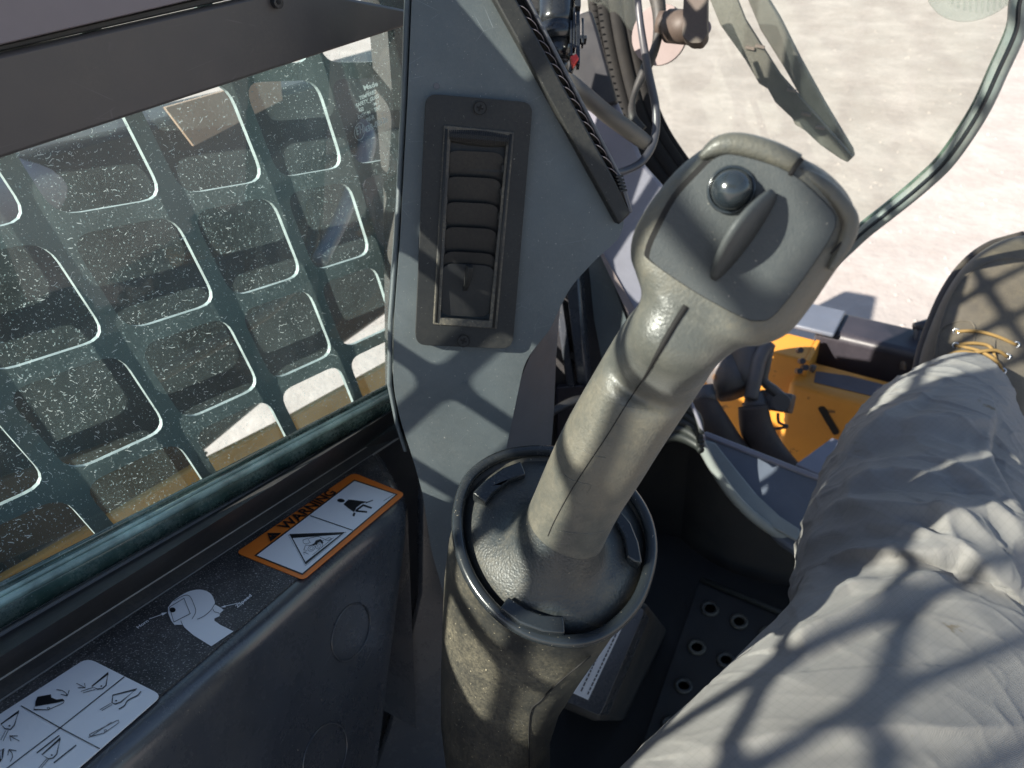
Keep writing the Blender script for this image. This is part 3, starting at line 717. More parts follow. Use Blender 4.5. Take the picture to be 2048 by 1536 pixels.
stroke2(bm, LG, [ze(455, 1278), ze(735, 1060)], 2.4, K); stroke2(bm, LG, [ze(668, 1400), ze(945, 1180)], 2.4, K)
finish(bm, 'bucket_pictograms', M['ink'], st3)
bm = bmesh.new()
poly2(bm, LG, [ze(*p) for p in ((435, 700), (440, 640), (465, 580), (630, 550), (640, 590), (700, 615), (780, 605), (800, 630), (700, 655))], K)
stroke2(bm, LG, [ze(*p) for p in ((425, 705), (420, 738), (600, 742), (790, 655), (795, 630))], 1.2, K); stroke2(bm, LG, [ze(*p) for p in ell(602, 722, 16, 12, 0, 10)], 1.0, K, True)
finish(bm, 'boot_pictogram', M['ink'], st3); bm = bmesh.new()
stroke2(bm, LG, [ze(*p) for p in ((1110, 1055), (1130, 1072), (1290, 1030), (1480, 900), (1470, 872), (1440, 880), (1115, 1045))], 1.2, K, True)
stroke2(bm, LG, [ze(1100, 1090), ze(1385, 895)], 1.2, K); stroke2(bm, LG, [ze(*p) for p in ell(1310, 1002, 17, 13, 0, 10)], 1.2, K, True)
finish(bm, 'pedal_pictogram', M['ink'], st3)

# ------------------------------------------------------------------ front corner pillar trim
pn_cam = Vector((6039600, 11249000, -34757000)).normalized()
PN = CX*pn_cam.x + CY*pn_cam.y + CZ*pn_cam.z
PP = Plane(W(950, 440, 0.53), PN)
pil = thing('corner_pillar_trim', 'grey plastic corner pillar trim in lattice shadow between side glass and windscreen', 'pillar trim', tuple(PP.hit(900, 900)))
outer = [(826, -60), (985, -60), (1010, 0), (1060, 95), (1238, 405), (1250, 445), (1238, 478), (1190, 520), (1140, 575), (1118, 620), (1100, 660), (1050, 720), (1012, 900), (985, 1080), (960, 1250), (905, 1250), (862, 1100), (845, 985), (822, 905), (800, 840), (786, 770), (788, 640), (800, 480), (815, 200)]
body = slab(PP, outer, 0.055, 'trim_face', M['trim'], pil, bevel=0.012, seg=5, r=[0, 0, 10, 8, 20, 18, 20, 25, 25, 20, 15, 30, 30, 20, 0, 0, 20, 20, 20, 30, 30, 20, 20, 10])
# flank facet
bm = bmesh.new()
fr = [(1122, 600), (1118, 640), (1112, 720), (1108, 820), (1102, 900), (1085, 1080), (1070, 1300)]
fm = [(1085, 650), (1065, 700), (1040, 760), (1022, 840), (1008, 905), (982, 1085), (955, 1300)]
A_ = [PP.hit(x, y, -0.003) for x, y in fm]; B_ = [PP.hit(x, y, -0.045) for x, y in fr]; C_ = [PP.hit(x-6, y, -0.08) for x, y in fr]
va = [[bm.verts.new(p) for p in r] for r in (A_, B_, C_)]
for r0_, r1_ in zip(va, va[1:]):
    for i in range(len(r0_)-1): bm.faces.new([r0_[i], r0_[i+1], r1_[i+1], r1_[i]])
finish(bm, 'flank', M['trim_side'], pil, smooth=True)
slab(PP, [(812, -60), (824, -60), (813, 200), (798, 480), (786, 640), (784, 770), (797, 845), (815, 905), (808, 905), (790, 850), (774, 770), (776, 640), (788, 480), (803, 200)], 0.05, 'edge_strip', M['trim'], pil, off=-0.004, bevel=0.002)
disc(PP, 873, 172, 6, 0.002, 'moulded_dimple', M['trim_side'], pil, off=0.0004, bevel=0.0006)
disc(PP, 927, 771, 5, 0.001, 'moulded_dimple', M['trim'], pil, off=0.0005)
low = slab(Plane(PP.hit(880, 1000, -0.03), PN), [(838, 900), (1010, 930), (1030, 1700), (690, 1700), (780, 1440), (835, 1200)], 0.02, 'lower_panel', M['console'], pil, bevel=0.004)

# ------------------------------------------------------------------ air vent
ve = thing('air_vent', 'black louvred air vent with dusty surround on the grey pillar', 'air vent', tuple(PP.hit(930, 450)))
plate_o = [(852, 187), (1066, 205), (1025, 698), (830, 690)]
inner = [(891, 252), (1027, 266), (992, 656), (868, 647)]
slab(PP, round_poly(plate_o, 24, 6), 0.012, 'surround', M['vent'], ve, holes=[inner], off=0.007, bevel=0.0022, seg=3)
slab(PP, round_poly([(888, 250), (1029, 264), (994, 658), (866, 649)], 0) , 0.003, 'inner_frame', M['vent_dusty'], ve, holes=[[(902, 266), (1014, 277), (979, 642), (881, 636)]], off=0.0085, bevel=0.0008)
# side channel ridges
for (a_, b_) in (((893, 258), (872, 645)), ((1022, 268), (987, 655))):
    tube([PP.hit(*a_, 0.0085), PP.hit(*b_, 0.0085)], 0.0011, 'guide_ridge', M['vent'], ve, n=1, seg=8)
slab(PP, [(893, 256), (1024, 268), (990, 654), (870, 645)], 0.003, 'duct_back', M['gap'], ve, off=-0.0035)
sl_y = [(300, 388, 893, 1010, 889, 1004), (352, 440, 890, 1005, 887, 1000), (403, 492, 888, 1000, 884, 996), (453, 540, 886, 997, 881, 991), (502, 590, 884, 994, 879, 986)]
for k, (y0, y1, xl0, xr0, xl1, xr1) in enumerate(sl_y):
    pts = round_poly([(xl0, y0), (xr0, y0+6), (xr1, y1+6), (xl1, y1)], [26, 26, 2, 2], 6)
    nrm = PP.n; P3 = [PP.hit(x, y, 0.0074 - (y-y0)*0.00010) for x, y in pts]
    slab_world(P3, [], nrm, 0.0014, 'louvre', M['slat'], ve, bevel=0.0005)
slab(PP, round_poly([(893, 262), (1012, 272), (1006, 346), (889, 336)], [4, 4, 2, 2]), 0.001, 'louvre', M['slat'], ve, off=0.0035)
pts = round_poly([(883, 526), (992, 532), (982, 636), (877, 630)], [26, 26, 26, 26], 7)
slab_world([PP.hit(x, y, 0.0070 - (y-526)*0.00002) for x, y in pts], [], PP.n, 0.0014, 'louvre', M['slat'], ve, bevel=0.0005)
# little steering fin on the lowest louvre
f0, f1 = PP.hit(938, 530, 0.007), PP.hit(930, 582, 0.006); tall = PP.hit(940, 533, 0.019)
sd = (PP.hit(946, 530) - PP.hit(937, 530)).normalized()*0.0020
bm = bmesh.new(); vv = [bm.verts.new(p + s*sd) for s in (-1, 1) for p in (f0, f1, f0.lerp(f1, 0.45) + PP.n*0.011, f0 + PP.n*0.013)]
bm.faces.new(vv[:4]); bm.faces.new(vv[4:][::-1])
for i in range(4): bm.faces.new([vv[i], vv[(i+1) % 4], vv[4+(i+1) % 4], vv[4+i]])
finish(bm, 'steering_fin', M['vent'], ve, bevel=0.0005)
# thumbwheel
wa, wb = PP.hit(897, 270, 0.004), PP.hit(1020, 281, 0.004)
bm = bmesh.new(); ax = (wb-wa).normalized(); updir = (PP.hit(960, 250) - PP.hit(960, 280)).normalized()
tube([wa, wa.lerp(wb, .25), wa.lerp(wb, .5), wa.lerp(wb, .75), wb], [0.0046, 0.0056, 0.0060, 0.0056, 0.0046], '', None, seg=20, n=3, into=bm)
finish(bm, 'thumbwheel', M['vent'], ve, smooth=True)
bm = bmesh.new()
for k in range(34):
    t = (k+0.5)/34; r = 0.0048 + 0.0013*math.sin(math.pi*t); c = wa.lerp(wb, t)
    for a_ in (-0.9, -0.45, 0.0, 0.45):
        d_ = PP.n*math.cos(a_) + updir*-math.sin(a_); e_ = -PP.n*math.sin(a_) - updir*math.cos(a_)
        cc = c + d_*r
        q = [bm.verts.new(cc + ax*i*0.00042 + e_*j*0.0015 + d_*h) for i in (-1, 1) for j in (-1, 1) for h in (0, 0.0005)]
        for f_ in ((0,1,3,2),(4,6,7,5),(0,4,5,1),(2,3,7,6),(1,5,7,3)): bm.faces.new([q[i] for i in f_])
tag(finish(bm, 'knurling', M['slat'], ve), kind='stuff')
# louvre guide teeth on the right
for k in range(7):
    x, y = 1004 - k*3.4, 330 + k*48
    slab(PP, [(x, y), (x+7, y+1), (x+6, y+14), (x-1, y+13)], 0.003, 'guide_tooth', M['slat'], ve, off=0.0072)
for k in range(6):
    x, y = 897 - k*2.8, 345 + k*50
    slab(PP, [(x-5, y), (x+2, y+1), (x+1, y+14), (x-6, y+13)], 0.003, 'guide_tooth', M['slat'], ve, off=0.0072)
def screw(x, y, r):
    a_ = disc(PP, x, y, r, 0.002, 'screw', M['vent'], ve, off=0.0082, bevel=0.0004)
    bm = bmesh.new(); pl_ = PP.off(0.0083)
    stroke2(bm, pl_, ell(x, y, r+1, r+1, 0, 20), 1.6, 0.0001, True)
    stroke2(bm, pl_, [(x-r*.55, y-r*.2), (x+r*.55, y+r*.2)], r*.34, 0.0002); stroke2(bm, pl_, [(x+r*.2, y-r*.55), (x-r*.2, y+r*.55)], r*.34, 0.0003)
    s_ = finish(bm, 'screw_recess', M['gap'], None); s_.parent = a_; s_.matrix_parent_inverse = Matrix.Translation(ve.location).inverted() @ Matrix.Translation(ve.location)
screw(960, 216, 12); screw(927, 682, 11)

# ------------------------------------------------------------------ demister outlet along the pillar edge
gr = thing('demister_outlet', 'long black slotted demister strip along the slanting pillar edge', 'air outlet', tuple(PP.hit(1150, 250)))
slab(PP, [(957, -60), (1001, -60), (1226, 353), (1261, 428), (1238, 450)], 0.020, 'strip_face', M['vent'], gr, off=0.010, bevel=0.0015)
slab(PP, [(998, -62), (1024, -62), (1056, 0), (1238, 353), (1256, 405), (1246, 396), (1224, 353), (1032, 0)], 0.010, 'slot_bed', M['gap'], gr, off=-0.004)
slab(PP, [(1020, -62), (1029, -62), (1062, 0), (1248, 360), (1266, 424), (1260, 428), (1236, 353), (1052, 0)], 0.016, 'outer_rail', M['trim_side'], gr, off=0.004, bevel=0.001)
for k in range(15):
    t = k/14.0; x = 1040 + t*176; y = 14 + t*324; e_ = 0.004
    p = [PP.hit(x-4, y-4, 0.0075), PP.hit(x+8, y+1, 0.0085), PP.hit(x+19, y+12, 0.0065), PP.hit(x+24, y+27, 0.0015)]
    bm = bmesh.new(); q_ = smooth_pts(p, 4); w_ = (PP.hit(x+10, y+18) - PP.hit(x, y)).normalized()*0.0006
    v1 = [bm.verts.new(a_) for a_ in q_]; v2 = [bm.verts.new(a_ - PP.n*0.010 + w_*6) for a_ in q_]
    for i in range(len(q_)-1): bm.faces.new([v1[i], v1[i+1], v2[i+1], v2[i]])
    fo = finish(bm, 'curled_fin', M['slat'], gr, smooth=True)
    tube(q_, 0.0003, 'lit_fin_line', M['rail_top'], fo, seg=5, n=1).matrix_parent_inverse = Matrix.Identity(4)  # pale thread paints the lit line along each fin
for k in range(5):
    slab(PP, [(1232+k*2, 352+k*7), (1246+k*2, 350+k*7), (1247+k*2, 354+k*7), (1233+k*2, 356+k*7)], 0.003, 'end_rib', M['vent'], gr, off=0.008)

# ------------------------------------------------------------------ front frame panels right of the pillar
ff = thing('cab_front_post', 'mauve grey painted front frame behind the pillar beside the door seal', 'frame', (-0.2, 0.75, -0.5))
P1 = Plane(W(1260, 480, 0.80), Vector((0.30, -0.86, 0.42)))
slab(P1, [(1165, 195), (1225, 180), (1290, 330), (1370, 420), (1420, 520), (1400, 690), (1290, 700), (1200, 512), (1240, 440), (1150, 260)], 0.015, 'painted_panel', M['lavender'], ff, bevel=0.004)
slab(P1, [(1198, 505), (1207, 508), (1296, 665), (1290, 700)], 0.012, 'lit_edge', M['washer'], ff, off=0.003)  # pale strip paints the lit edge of the panel
slab(P1, [(1150, 30), (1182, 20), (1195, 60), (1235, 205), (1205, 215), (1165, 216), (1130, 150)], 0.02, 'dark_cover', M['black'], ff, off=0.012, bevel=0.003)
P2 = Plane(W(1200, 700, 0.88), Vector((0.25, -0.9, 0.3)))
slab(P2, [(1060, 480), (1205, 505), (1320, 720), (1250, 1010), (1000, 1010)], 0.02, 'inner_panel', M['black'], ff)
slab(P2, [(1176, 520), (1206, 512), (1260, 660), (1230, 760), (1205, 725), (1188, 640)], 0.01, 'grey_plate', M['trim'], ff, off=0.004)
for k, q_ in enumerate(([(1108, 600), (1124, 600), (1150, 775), (1132, 778)], [(1132, 570), (1158, 540), (1176, 770), (1156, 772)])):
    slab(P2, q_, 0.03, 'frame_rib', M['console'], ff, off=0.012 + 0.012*k, bevel=0.004)
disc(P2, 1147, 712, 8, 0.002, 'mount_hole', M['gap'], ff, off=0.02)
slab(P2, [(1110, 776), (1170, 770), (1215, 790), (1205, 905), (1110, 905)], 0.03, 'lower_bracket', M['frame_black'], ff, off=0.012, bevel=0.004)
ptube([(1092, 830, .82, 8), (1160, 800, .84, 10), (1190, 830, .84, 9), (1230, 840, .84, 8)], 'bellows_fold', M['black'], ff)

bel = thing('rubber_bellows', 'folded black rubber bellows beside the joystick shaft', 'bellows', tuple(W(1380, 850, 0.9)))
for k in range(5):
    ptube([(1300, 850+k*9, .90, 10), (1352, 812+k*15, .90, 11), (1392, 832+k*14, .89, 10), (1402, 870+k*8, .88, 7)], 'fold', M['liner'], bel)
ptube([(1378, 798, .88, 4), (1398, 842, .88, 4), (1408, 880, .88, 4)], 'wire_clip', M['lavender'], bel, seg=8)

# ------------------------------------------------------------------ door glass, seal, wiper, cables
DG = Plane((0, 0.851, 0), (0, -1, 0))
dgl = thing('door_glass', 'large clear greenish front door glass showing the bright ground', 'window', (0.2, 0.85, -0.4))
gp = [(1100, -120), (2120, -120), (2040, -10), (2032, 60), (2000, 130), (1960, 215), (1900, 305), (1850, 355), (1790, 405), (1730, 450), (1690, 490), (1600, 580), (1530, 590), (1460, 530), (1330, 420), (1240, 300), (1180, 60)]
slab(DG, gp, 0.0, 'glass_pane', M['door_glass'], dgl)
edge = [(2068, -60), (2038, 0), (2030, 60), (1995, 140), (1955, 225), (1895, 315), (1845, 365), (1785, 415), (1728, 460), (1690, 495), (1620, 560), (1575, 592)]
tube([DG.hit(x+3, y+2) for x, y in edge], 0.0085, 'edge_trim', M['edge_trim'], dgl, seg=14, n=5)
tube([DG.hit(x-10, y-6, -0.004) for x, y in edge], 0.0038, 'glass_edge', M['seal'], dgl, seg=10, n=5)
tube([DG.hit(x+2, y+1, 0.0075) for x, y in edge], 0.0022, 'trim_bead', M['rim'], dgl, seg=8, n=5)

se = thing('door_seal', 'thick ribbed black rubber door seal curving down to the joystick', 'rubber seal', tuple(W(1250, 200, 0.84)))
spine = [(1218, -60), (1228, 40), (1250, 150), (1280, 250), (1330, 335), (1400, 420), (1490, 500), (1570, 566)]
ringloft([[W(x+a_, y+b_, .86) for (x, y), (a_, b_) in zip(spine, ((-48, 4), (-46, 6), (-46, 12), (-44, 18), (-40, 26), (-34, 34), (-30, 36), (-26, 38)))],
          [W(x+a_, y+b_, .865) for (x, y), (a_, b_) in zip(spine, ((44, -2), (44, -4), (42, -10), (40, -16), (34, -24), (28, -30), (26, -34), (22, -36)))]], 'seal_web', M['seal_black'], se, closed=False)
nrm2 = []
for k, (o_, rr, zz) in enumerate(((-36, 12, .850), (-18, 15, .848), (5, 16, .846), (26, 14, .848), (41, 8, .850))):
    pp = []
    for i, (x, y) in enumerate(spine):
        a_ = Vector(spine[max(0, i-1)]); b_ = Vector(spine[min(len(spine)-1, i+1)]); t = (b_-a_).normalized(); n_ = Vector((t.y, -t.x))
        pp.append((x+n_.x*o_, y+n_.y*o_, zz, rr))
    ptube(pp, 'seal_rib', M['seal_black'], se, seg=12)
bm = bmesh.new()
for k in range(40):
    t = k/39.0; i = min(int(t*5), 4); u = t*5-i; a_ = Vector(spine[i]); b_ = Vector(spine[i+1]); q = a_.lerp(b_, u) + Vector((-36, 3))
    tube([W(q.x-5, q.y, .835), W(q.x+5, q.y+2, .835)], 0.0011, '', None, seg=5, n=1, into=bm)
tag(finish(bm, 'seal_serrations', M['seal_black'], se, smooth=True), kind='stuff')

WP = Plane((0, 0.885, 0), (0, -1, 0))
wp = thing('windscreen_wiper', 'grey dusty windscreen wiper with ragged blade outside the door glass', 'wiper', tuple(WP.hit(1560, 150)))
slab(WP, [(1395, -60), (1450, -60), (1490, 40), (1560, 150), (1640, 240), (1706, 315), (1695, 325), (1680, 318), (1640, 290), (1610, 262), (1590, 250), (1585, 238), (1550, 205), (1535, 178), (1518, 168), (1490, 120), (1440, 50)], 0.006, 'wiper_blade', M['wiper'], wp, bevel=0.001)
slab(WP, [(1470, -60), (1498, -60), (1560, 40), (1600, 120), (1650, 210), (1704, 300), (1708, 316), (1690, 306), (1620, 230), (1570, 140), (1520, 60)], 0.010, 'wiper_arm', M['wiper'], wp, off=-0.016, bevel=0.002)
for x, y in ((1520, 92), (1583, 180), (1500, 95), (1640, 255), (1612, 228)):
    slab(WP, [(x-9, y-3), (x+9, y+1), (x+8, y+6), (x-10, y+2)], 0.003, 'blade_clip', M['washer'], wp, off=0.003)

wm = thing('wiper_motor_spindle', 'brown metal wiper spindle and crank with hex bolt on the door glass', 'wiper motor', tuple(W(1370, 55, .72)))
ptube([(1318, 48, .74, 24), (1340, 50, .735, 25)], 'spindle_collar', M['knob_brown'], wm, n=1, seg=28)
ptube([(1338, 52, .735, 31), (1398, 56, .715, 33)], 'spindle_body', M['knob_brown'], wm, n=1, seg=28)
slab(Plane(W(1390, 50, .690), Vector((.1, -.8, .6))), round_poly([(1370, -70), (1414, -70), (1414, 70), (1402, 86), (1380, 86), (1364, 72)], 6), 0.014, 'crank_arm', M['knob_brown'], wm, bevel=0.002)
disc(Plane(W(1408, 55, .70), Vector((.45, -.7, .4))), 1408, 55, 15, 0.004, 'bolt_head', M['washer'], wm, bevel=0.001)
disc(Plane(W(1408, 55, .696), Vector((.45, -.7, .4))), 1408, 55, 5, 0.002, 'bolt_socket', M['gap'], wm, off=0.001, seg=6)
disc(Plane(W(1320, 75, .79), Vector((.1, -.9, .3))), 1318, 70, 56, 0.006, 'washer_plate', M['washer'], wm, seg=36, bevel=0.001)

ca = thing('thick_grey_cable', 'thick grey sheathed cable sagging from the black connector across the seal', 'cable', tuple(W(1290, 280, .7)))
ptube([(1120, 150, .66, 15), (1150, 172, .66, 16), (1210, 225, .69, 17), (1260, 262, .71, 17), (1292, 286, .72, 15), (1300, 292, .72, 9)], 'sheath', M['cable'], ca, seg=18)
cb = ptube([(1272, -60, .70, 6), (1280, 40, .70, 7), (1296, 140, .71, 8), (1312, 220, .72, 8), (1308, 280, .72, 8), (1285, 322, .71, 8), (1250, 342, .70, 8), (1225, 347, .69, 8)], 'thin_cable', M['cable_dark'], seg=14)
tag(cb, 'thin dark cable looping down past the end of the thick sheath', 'cable')
cc_ = ptube([(1300, -60, .74, 18), (1318, 20, .74, 14), (1312, 90, .74, 9), (1290, 140, .74, 11), (1268, 190, .74, 6), (1264, 230, .73, 9), (1282, 262, .73, 13)], 'tape_wrapped_cable', M['rubber'], seg=14)
tag(cc_, 'black tape-wrapped cable twisting beside the door seal', 'cable')

co_ = thing('wiring_connector', 'black ribbed wiring connector with a small red locking clip', 'connector', tuple(W(1120, 70, .62)))
ptube([(1112, -60, .60, 37), (1112, 40, .60, 36), (1112, 58, .60, 35)], 'barrel', M['black_gloss'], co_, n=1, seg=28)
ptube([(1112, 56, .60, 39), (1114, 88, .60, 38)], 'collar', M['black_gloss'], co_, n=1, seg=28)
ptube([(1114, 88, .60, 33), (1116, 122, .60, 22)], 'neck', M['black_gloss'], co_, n=1, seg=24)
ptube([(1118, 120, .605, 17), (1126, 146, .61, 13)], 'outlet', M['black_gloss'], co_, n=1, seg=20)
PC = Plane(W(1150, 60, .585), -CZ + CY*-0.2)
for x0, y0, x1, y1 in ((1146, 14, 1151, 95), (1152, 22, 1160, 100), (1163, 35, 1168, 85), (1140, 40, 1145, 110), (1155, 70, 1174, 77), (1150, -20, 1162, 12), (1153, 98, 1160, 128)):
    slab(PC, [(x0, y0), (x1, y0), (x1, y1), (x0, y1)], 0.008, 'locking_rib', M['black_gloss'], co_, bevel=0.0006)
slab(PC, [(1141, 112), (1153, 107), (1158, 116), (1146, 130)], 0.006, 'red_clip', M['red'], co_, off=0.003, bevel=0.0006)
ptube([(1138, 108, .59, 6), (1146, 125, .59, 6), (1140, 146, .59, 5)], 'latch', M['black_gloss'], co_, seg=8)
slab(PC, [(1062, -60), (1085, -60), (1082, 22), (1058, 20)], 0.02, 'mount_bracket', M['black'], co_, off=-0.01, bevel=0.002)

lamp_refl = thing('lamp_reflection', 'pale ribbed disc standing for a lamp reflection at the top right of the glass', 'reflection', tuple(W(1950, -60, 1.0)))
LPl = Plane(W(1950, -40, 1.0), Vector((0, -1, 0.3)))
disc(LPl, 1955, -60, 92, 0.01, 'lens', M['reflection_pale'], lamp_refl, seg=40, bevel=0.002)  # disc modelled in place of a headlight's reflection
for k in range(12):
    x = 1890 + k*12; h = math.sqrt(max(0, 88**2 - (x-1955)**2))
    slab(LPl, [(x, -60), (x+4, -60), (x+4, -60+h*0.97), (x, -60+h*0.97)], 0.003, 'reflection_rib', M['reflection_pale'], lamp_refl, off=0.002)

# ------------------------------------------------------------------ joystick
js = thing('joystick', 'worn grey rubber joystick with black thumb button and fin on its face', 'joystick', tuple(W(1110, 1120, .40)))
HP = Plane.three(W(1400, 600, .245), W(1300, 430, .243), W(1620, 400, .229))
stn = [  # left, right, depth of centre, half thickness, exponent
 ((1050, 1030), (1203, 1098), .372, .0225, 2.0), ((1071, 981), (1220, 1062), .364, .0220, 2.0), ((1092, 931), (1247, 1012), .355, .0220, 2.0),
 ((1121, 867), (1284, 955), .344, .0220, 2.1), ((1156, 802), (1325, 889), .333, .0220, 2.1), ((1197, 732), (1372, 815), .320, .0218, 2.2), ((1236, 668), (1415, 752), .308, .0212, 2.3)]
hst = [((1272, 618), (1447, 708), .0205, 2.4), ((1284, 588), (1478, 692), .0200, 2.7), ((1275, 548), (1525, 684), .0195, 3.0), ((1264, 512), (1575, 660), .0195, 3.4), ((1268, 470), (1618, 608), .0195, 3.6),
 ((1288, 428), (1655, 553), .0195, 3.8), ((1318, 384), (1688, 502), .0195, 3.8), ((1356, 340), (1704, 450), .0195, 3.6), ((1396, 306), (1700, 412), .0190, 3.3), ((1436, 284), (1682, 380), .0180, 3.0), ((1470, 277), (1648, 346), .0150, 2.6), ((1500, 284), (1612, 326), .0100, 2.2)]
secs = []
for (l, r, z, h, e) in stn:
    a_, b_ = W(*l, z), W(*r, z); secs.append([(a_+b_)/2, (b_-a_)/2, None, h, e])
for (l, r, h, e) in hst:
    hh = 0.0195; a_, b_ = HP.hit(*l, -hh), HP.hit(*r, -hh); secs.append([(a_+b_)/2, (b_-a_)/2, HP.n, h, e])
full = []
for i, s in enumerate(secs):
    t = (secs[min(i+1, len(secs)-1)][0] - secs[max(i-1, 0)][0]).normalized()
    v = s[2] if s[2] is not None else None
    nv = s[1].cross(t).normalized()
    if nv.dot(CZ) > 0: nv = -nv
    if v is not None: nv = nv.lerp(v, min(1, max(0, (i-6)/3.0))).normalized()
    full.append((s[0], s[1], nv*s[3], s[4]))
# interpolate sections smoothly
S12 = [Vector((*c, *u, *v, e)) for c, u, v, e in full]
S12 = smooth_pts(S12, 5)
sec2 = [(Vector(s[0:3]), Vector(s[3:6]), Vector(s[6:9]), s[9]) for s in S12]
grip = loft(sec2, 'grip', M['grip'], js, seg=72)
def bvh_of(o):
    me = o.data; return BVHTree.FromPolygons([v.co.copy() for v in me.vertices], [tuple(p.vertices) for p in me.polygons])
def stick(bv, x, y, lift=0.0, fallback=0.35):
    d = ray(x, y).normalized(); h = bv.ray_cast(Vector((0, 0, 0)), d)
    if h[0] is None: return W(x, y, fallback)
    n_ = h[1] if h[1].dot(d) < 0 else -h[1]
    return h[0] + n_*lift
gb = bvh_of(grip)
seam = smooth_pts([(1372, 612), (1345, 655), (1316, 706), (1290, 752), (1255, 805), (1215, 870), (1175, 930), (1140, 985), (1110, 1040), (1096, 1072)], 12)
sp_ = [stick(gb, p[0], p[1], 0.00012) for p in seam]
rad_ = [0.0011 if i < 18 else (0.0011 - (i-18)*0.00004 if i < 39 else 0.00026) for i in range(len(sp_))]
tube(sp_, [max(r, 0.0002) for r in rad_], 'mould_seam', M['gap'], js, seg=8, n=1)
# surface scars
def scar(bv, pts, r, nm='scar', mat_='grip'):
    tube([stick(bv, q.x, q.y, 0.0) for q in smooth_pts(pts, 5)], r*0.55, nm, M[mat_], js, seg=6, n=4)
scar(gb, [(1222, 805), (1250, 812), (1280, 818), (1305, 817)], 0.0004)
scar(gb, [(1190, 838), (1222, 845), (1250, 856)], 0.00035)
scar(gb, [(1166, 898), (1178, 906), (1192, 912), (1212, 916)], 0.0006)
scar(gb, [(1116, 948), (1128, 950), (1140, 958), (1150, 962), (1164, 966), (1182, 972), (1174, 988)], 0.00045)
scar(gb, [(1118, 1062), (1150, 1066), (1180, 1067), (1208, 1063)], 0.0004, 'dust_line', 'grip')
# face plate and gap
fp = [(1300, 506), (1319, 459), (1352, 398), (1397, 348), (1434, 315), (1479, 312), (1580, 346), (1657, 414), (1671, 446), (1653, 487), (1594, 574), (1545, 632), (1516, 641), (1482, 633), (1393, 585), (1310, 528)]
fpc = [(p[0], p[1]) for p in smooth_pts(fp, 4, True)]
def grow(pts, k):
    cx_ = sum(p[0] for p in pts)/len(pts); cy_ = sum(p[1] for p in pts)/len(pts)
    return [(cx_+(x-cx_)*k, cy_+(y-cy_)*k) for x, y in pts]
gp_ = [(x-(9 if x < 1420 and y < 540 else 0), y - (6 if x < 1420 and y < 540 else 0)) for x, y in grow(fpc, 1.008)]
slab(HP, gp_, 0.002, 'plate_gap', M['gap'], js, off=0.0004)
plate = slab(HP, fpc, 0.003, 'faceplate', M['plate'], js, off=0.0014, bevel=0.0005, seg=3)
# button
bc = HP.hit(1462, 380, 0.0014); rb = 42*0.232/FPX
t1 = (CX - HP.n*CX.dot(HP.n)).normalized(); t2 = HP.n.cross(t1)
def lathe(c, n_, prof, name, mt, par, seg=36):
    rings_ = [[c + n_*h + (t1*math.cos(2*math.pi*k/seg) + t2*math.sin(2*math.pi*k/seg))*r for k in range(seg)] for r, h in prof]
    return ringloft(rings_, name, mt, par, cap_end=True)
col = lathe(bc, HP.n, [(0.0079, 0), (0.0079, 0.0012), (0.0074, 0.0018), (0.0068, 0.0016), (0.0066, 0.0006)], 'button_collar', M['button'], js)
btn = lathe(bc, HP.n, [(0.0064, 0.0004), (0.0065, 0.0035)] + [(0.0065*math.cos(a_*math.pi/20), 0.0040+0.0058*math.sin(a_*math.pi/20)) for a_ in range(10)], 'push_button', M['button'], js)
# fin: a curved blade standing on the plate
fa, fb = (1549, 386), (1424, 560); NB = 16; bm = bmesh.new(); ringsF = []
fdir = (HP.hit(*fb) - HP.hit(*fa)); fl_ = fdir.length; fdir.normalize(); fsd = HP.n.cross(fdir); LE = (HP.hit(1440, 450) - HP.hit(1500, 490)).normalized()
for i in range(NB+1):
    t = i/NB; h = 0.0165*math.sin(math.pi*min(1, t*0.92+0.08))**0.7; th = 0.0009 + 0.0014*math.sin(math.pi*t)**0.6
    c = HP.hit(*fa, 0.001).lerp(HP.hit(*fb, 0.001), t)
    ringsF.append([c - fsd*th*1.5, c - fsd*th*0.9 + HP.n*h*0.6 + LE*h*.16, c - fsd*th*0.45 + HP.n*h + LE*h*.3, c + fsd*th*0.45 + HP.n*h + LE*h*.3, c + fsd*th*0.9 + HP.n*h*0.6 + LE*h*.16, c + fsd*th*1.5])
ringloft(ringsF, 'thumb_fin', M['plate'], js, cap_start=True, cap_end=True)
# hood ridge along the top of the head
hood = [(1400, 316), (1435, 294), (1478, 290), (1540, 306), (1592, 330)]
tube([HP.hit(x, y, -0.0030) for x, y in hood], [0.0012, 0.0034, 0.0040, 0.0040, 0.0037], 'hood_ridge', M['grip'], js, seg=16, n=5)
hood2 = [(1598, 340), (1650, 375), (1688, 418), (1700, 448), (1688, 492), (1660, 540)]
tube([HP.hit(x, y, -0.0030) for x, y in hood2], [0.0016, 0.0026, 0.0028, 0.0028, 0.0024, 0.001], 'hood_ridge', M['grip'], js, seg=16, n=5)
tube([HP.hit(1604, 318, 0.0006), HP.hit(1590, 334, 0.0016), HP.hit(1580, 350, 0.0010)], 0.0009, 'hood_gap', M['gap'], js, seg=8, n=3)
tube([HP.hit(1690, 478, -0.002), HP.hit(1676, 492, -0.001), HP.hit(1662, 508, 0.000)], 0.0004, 'hood_gap', M['gap'], js, seg=8, n=3)
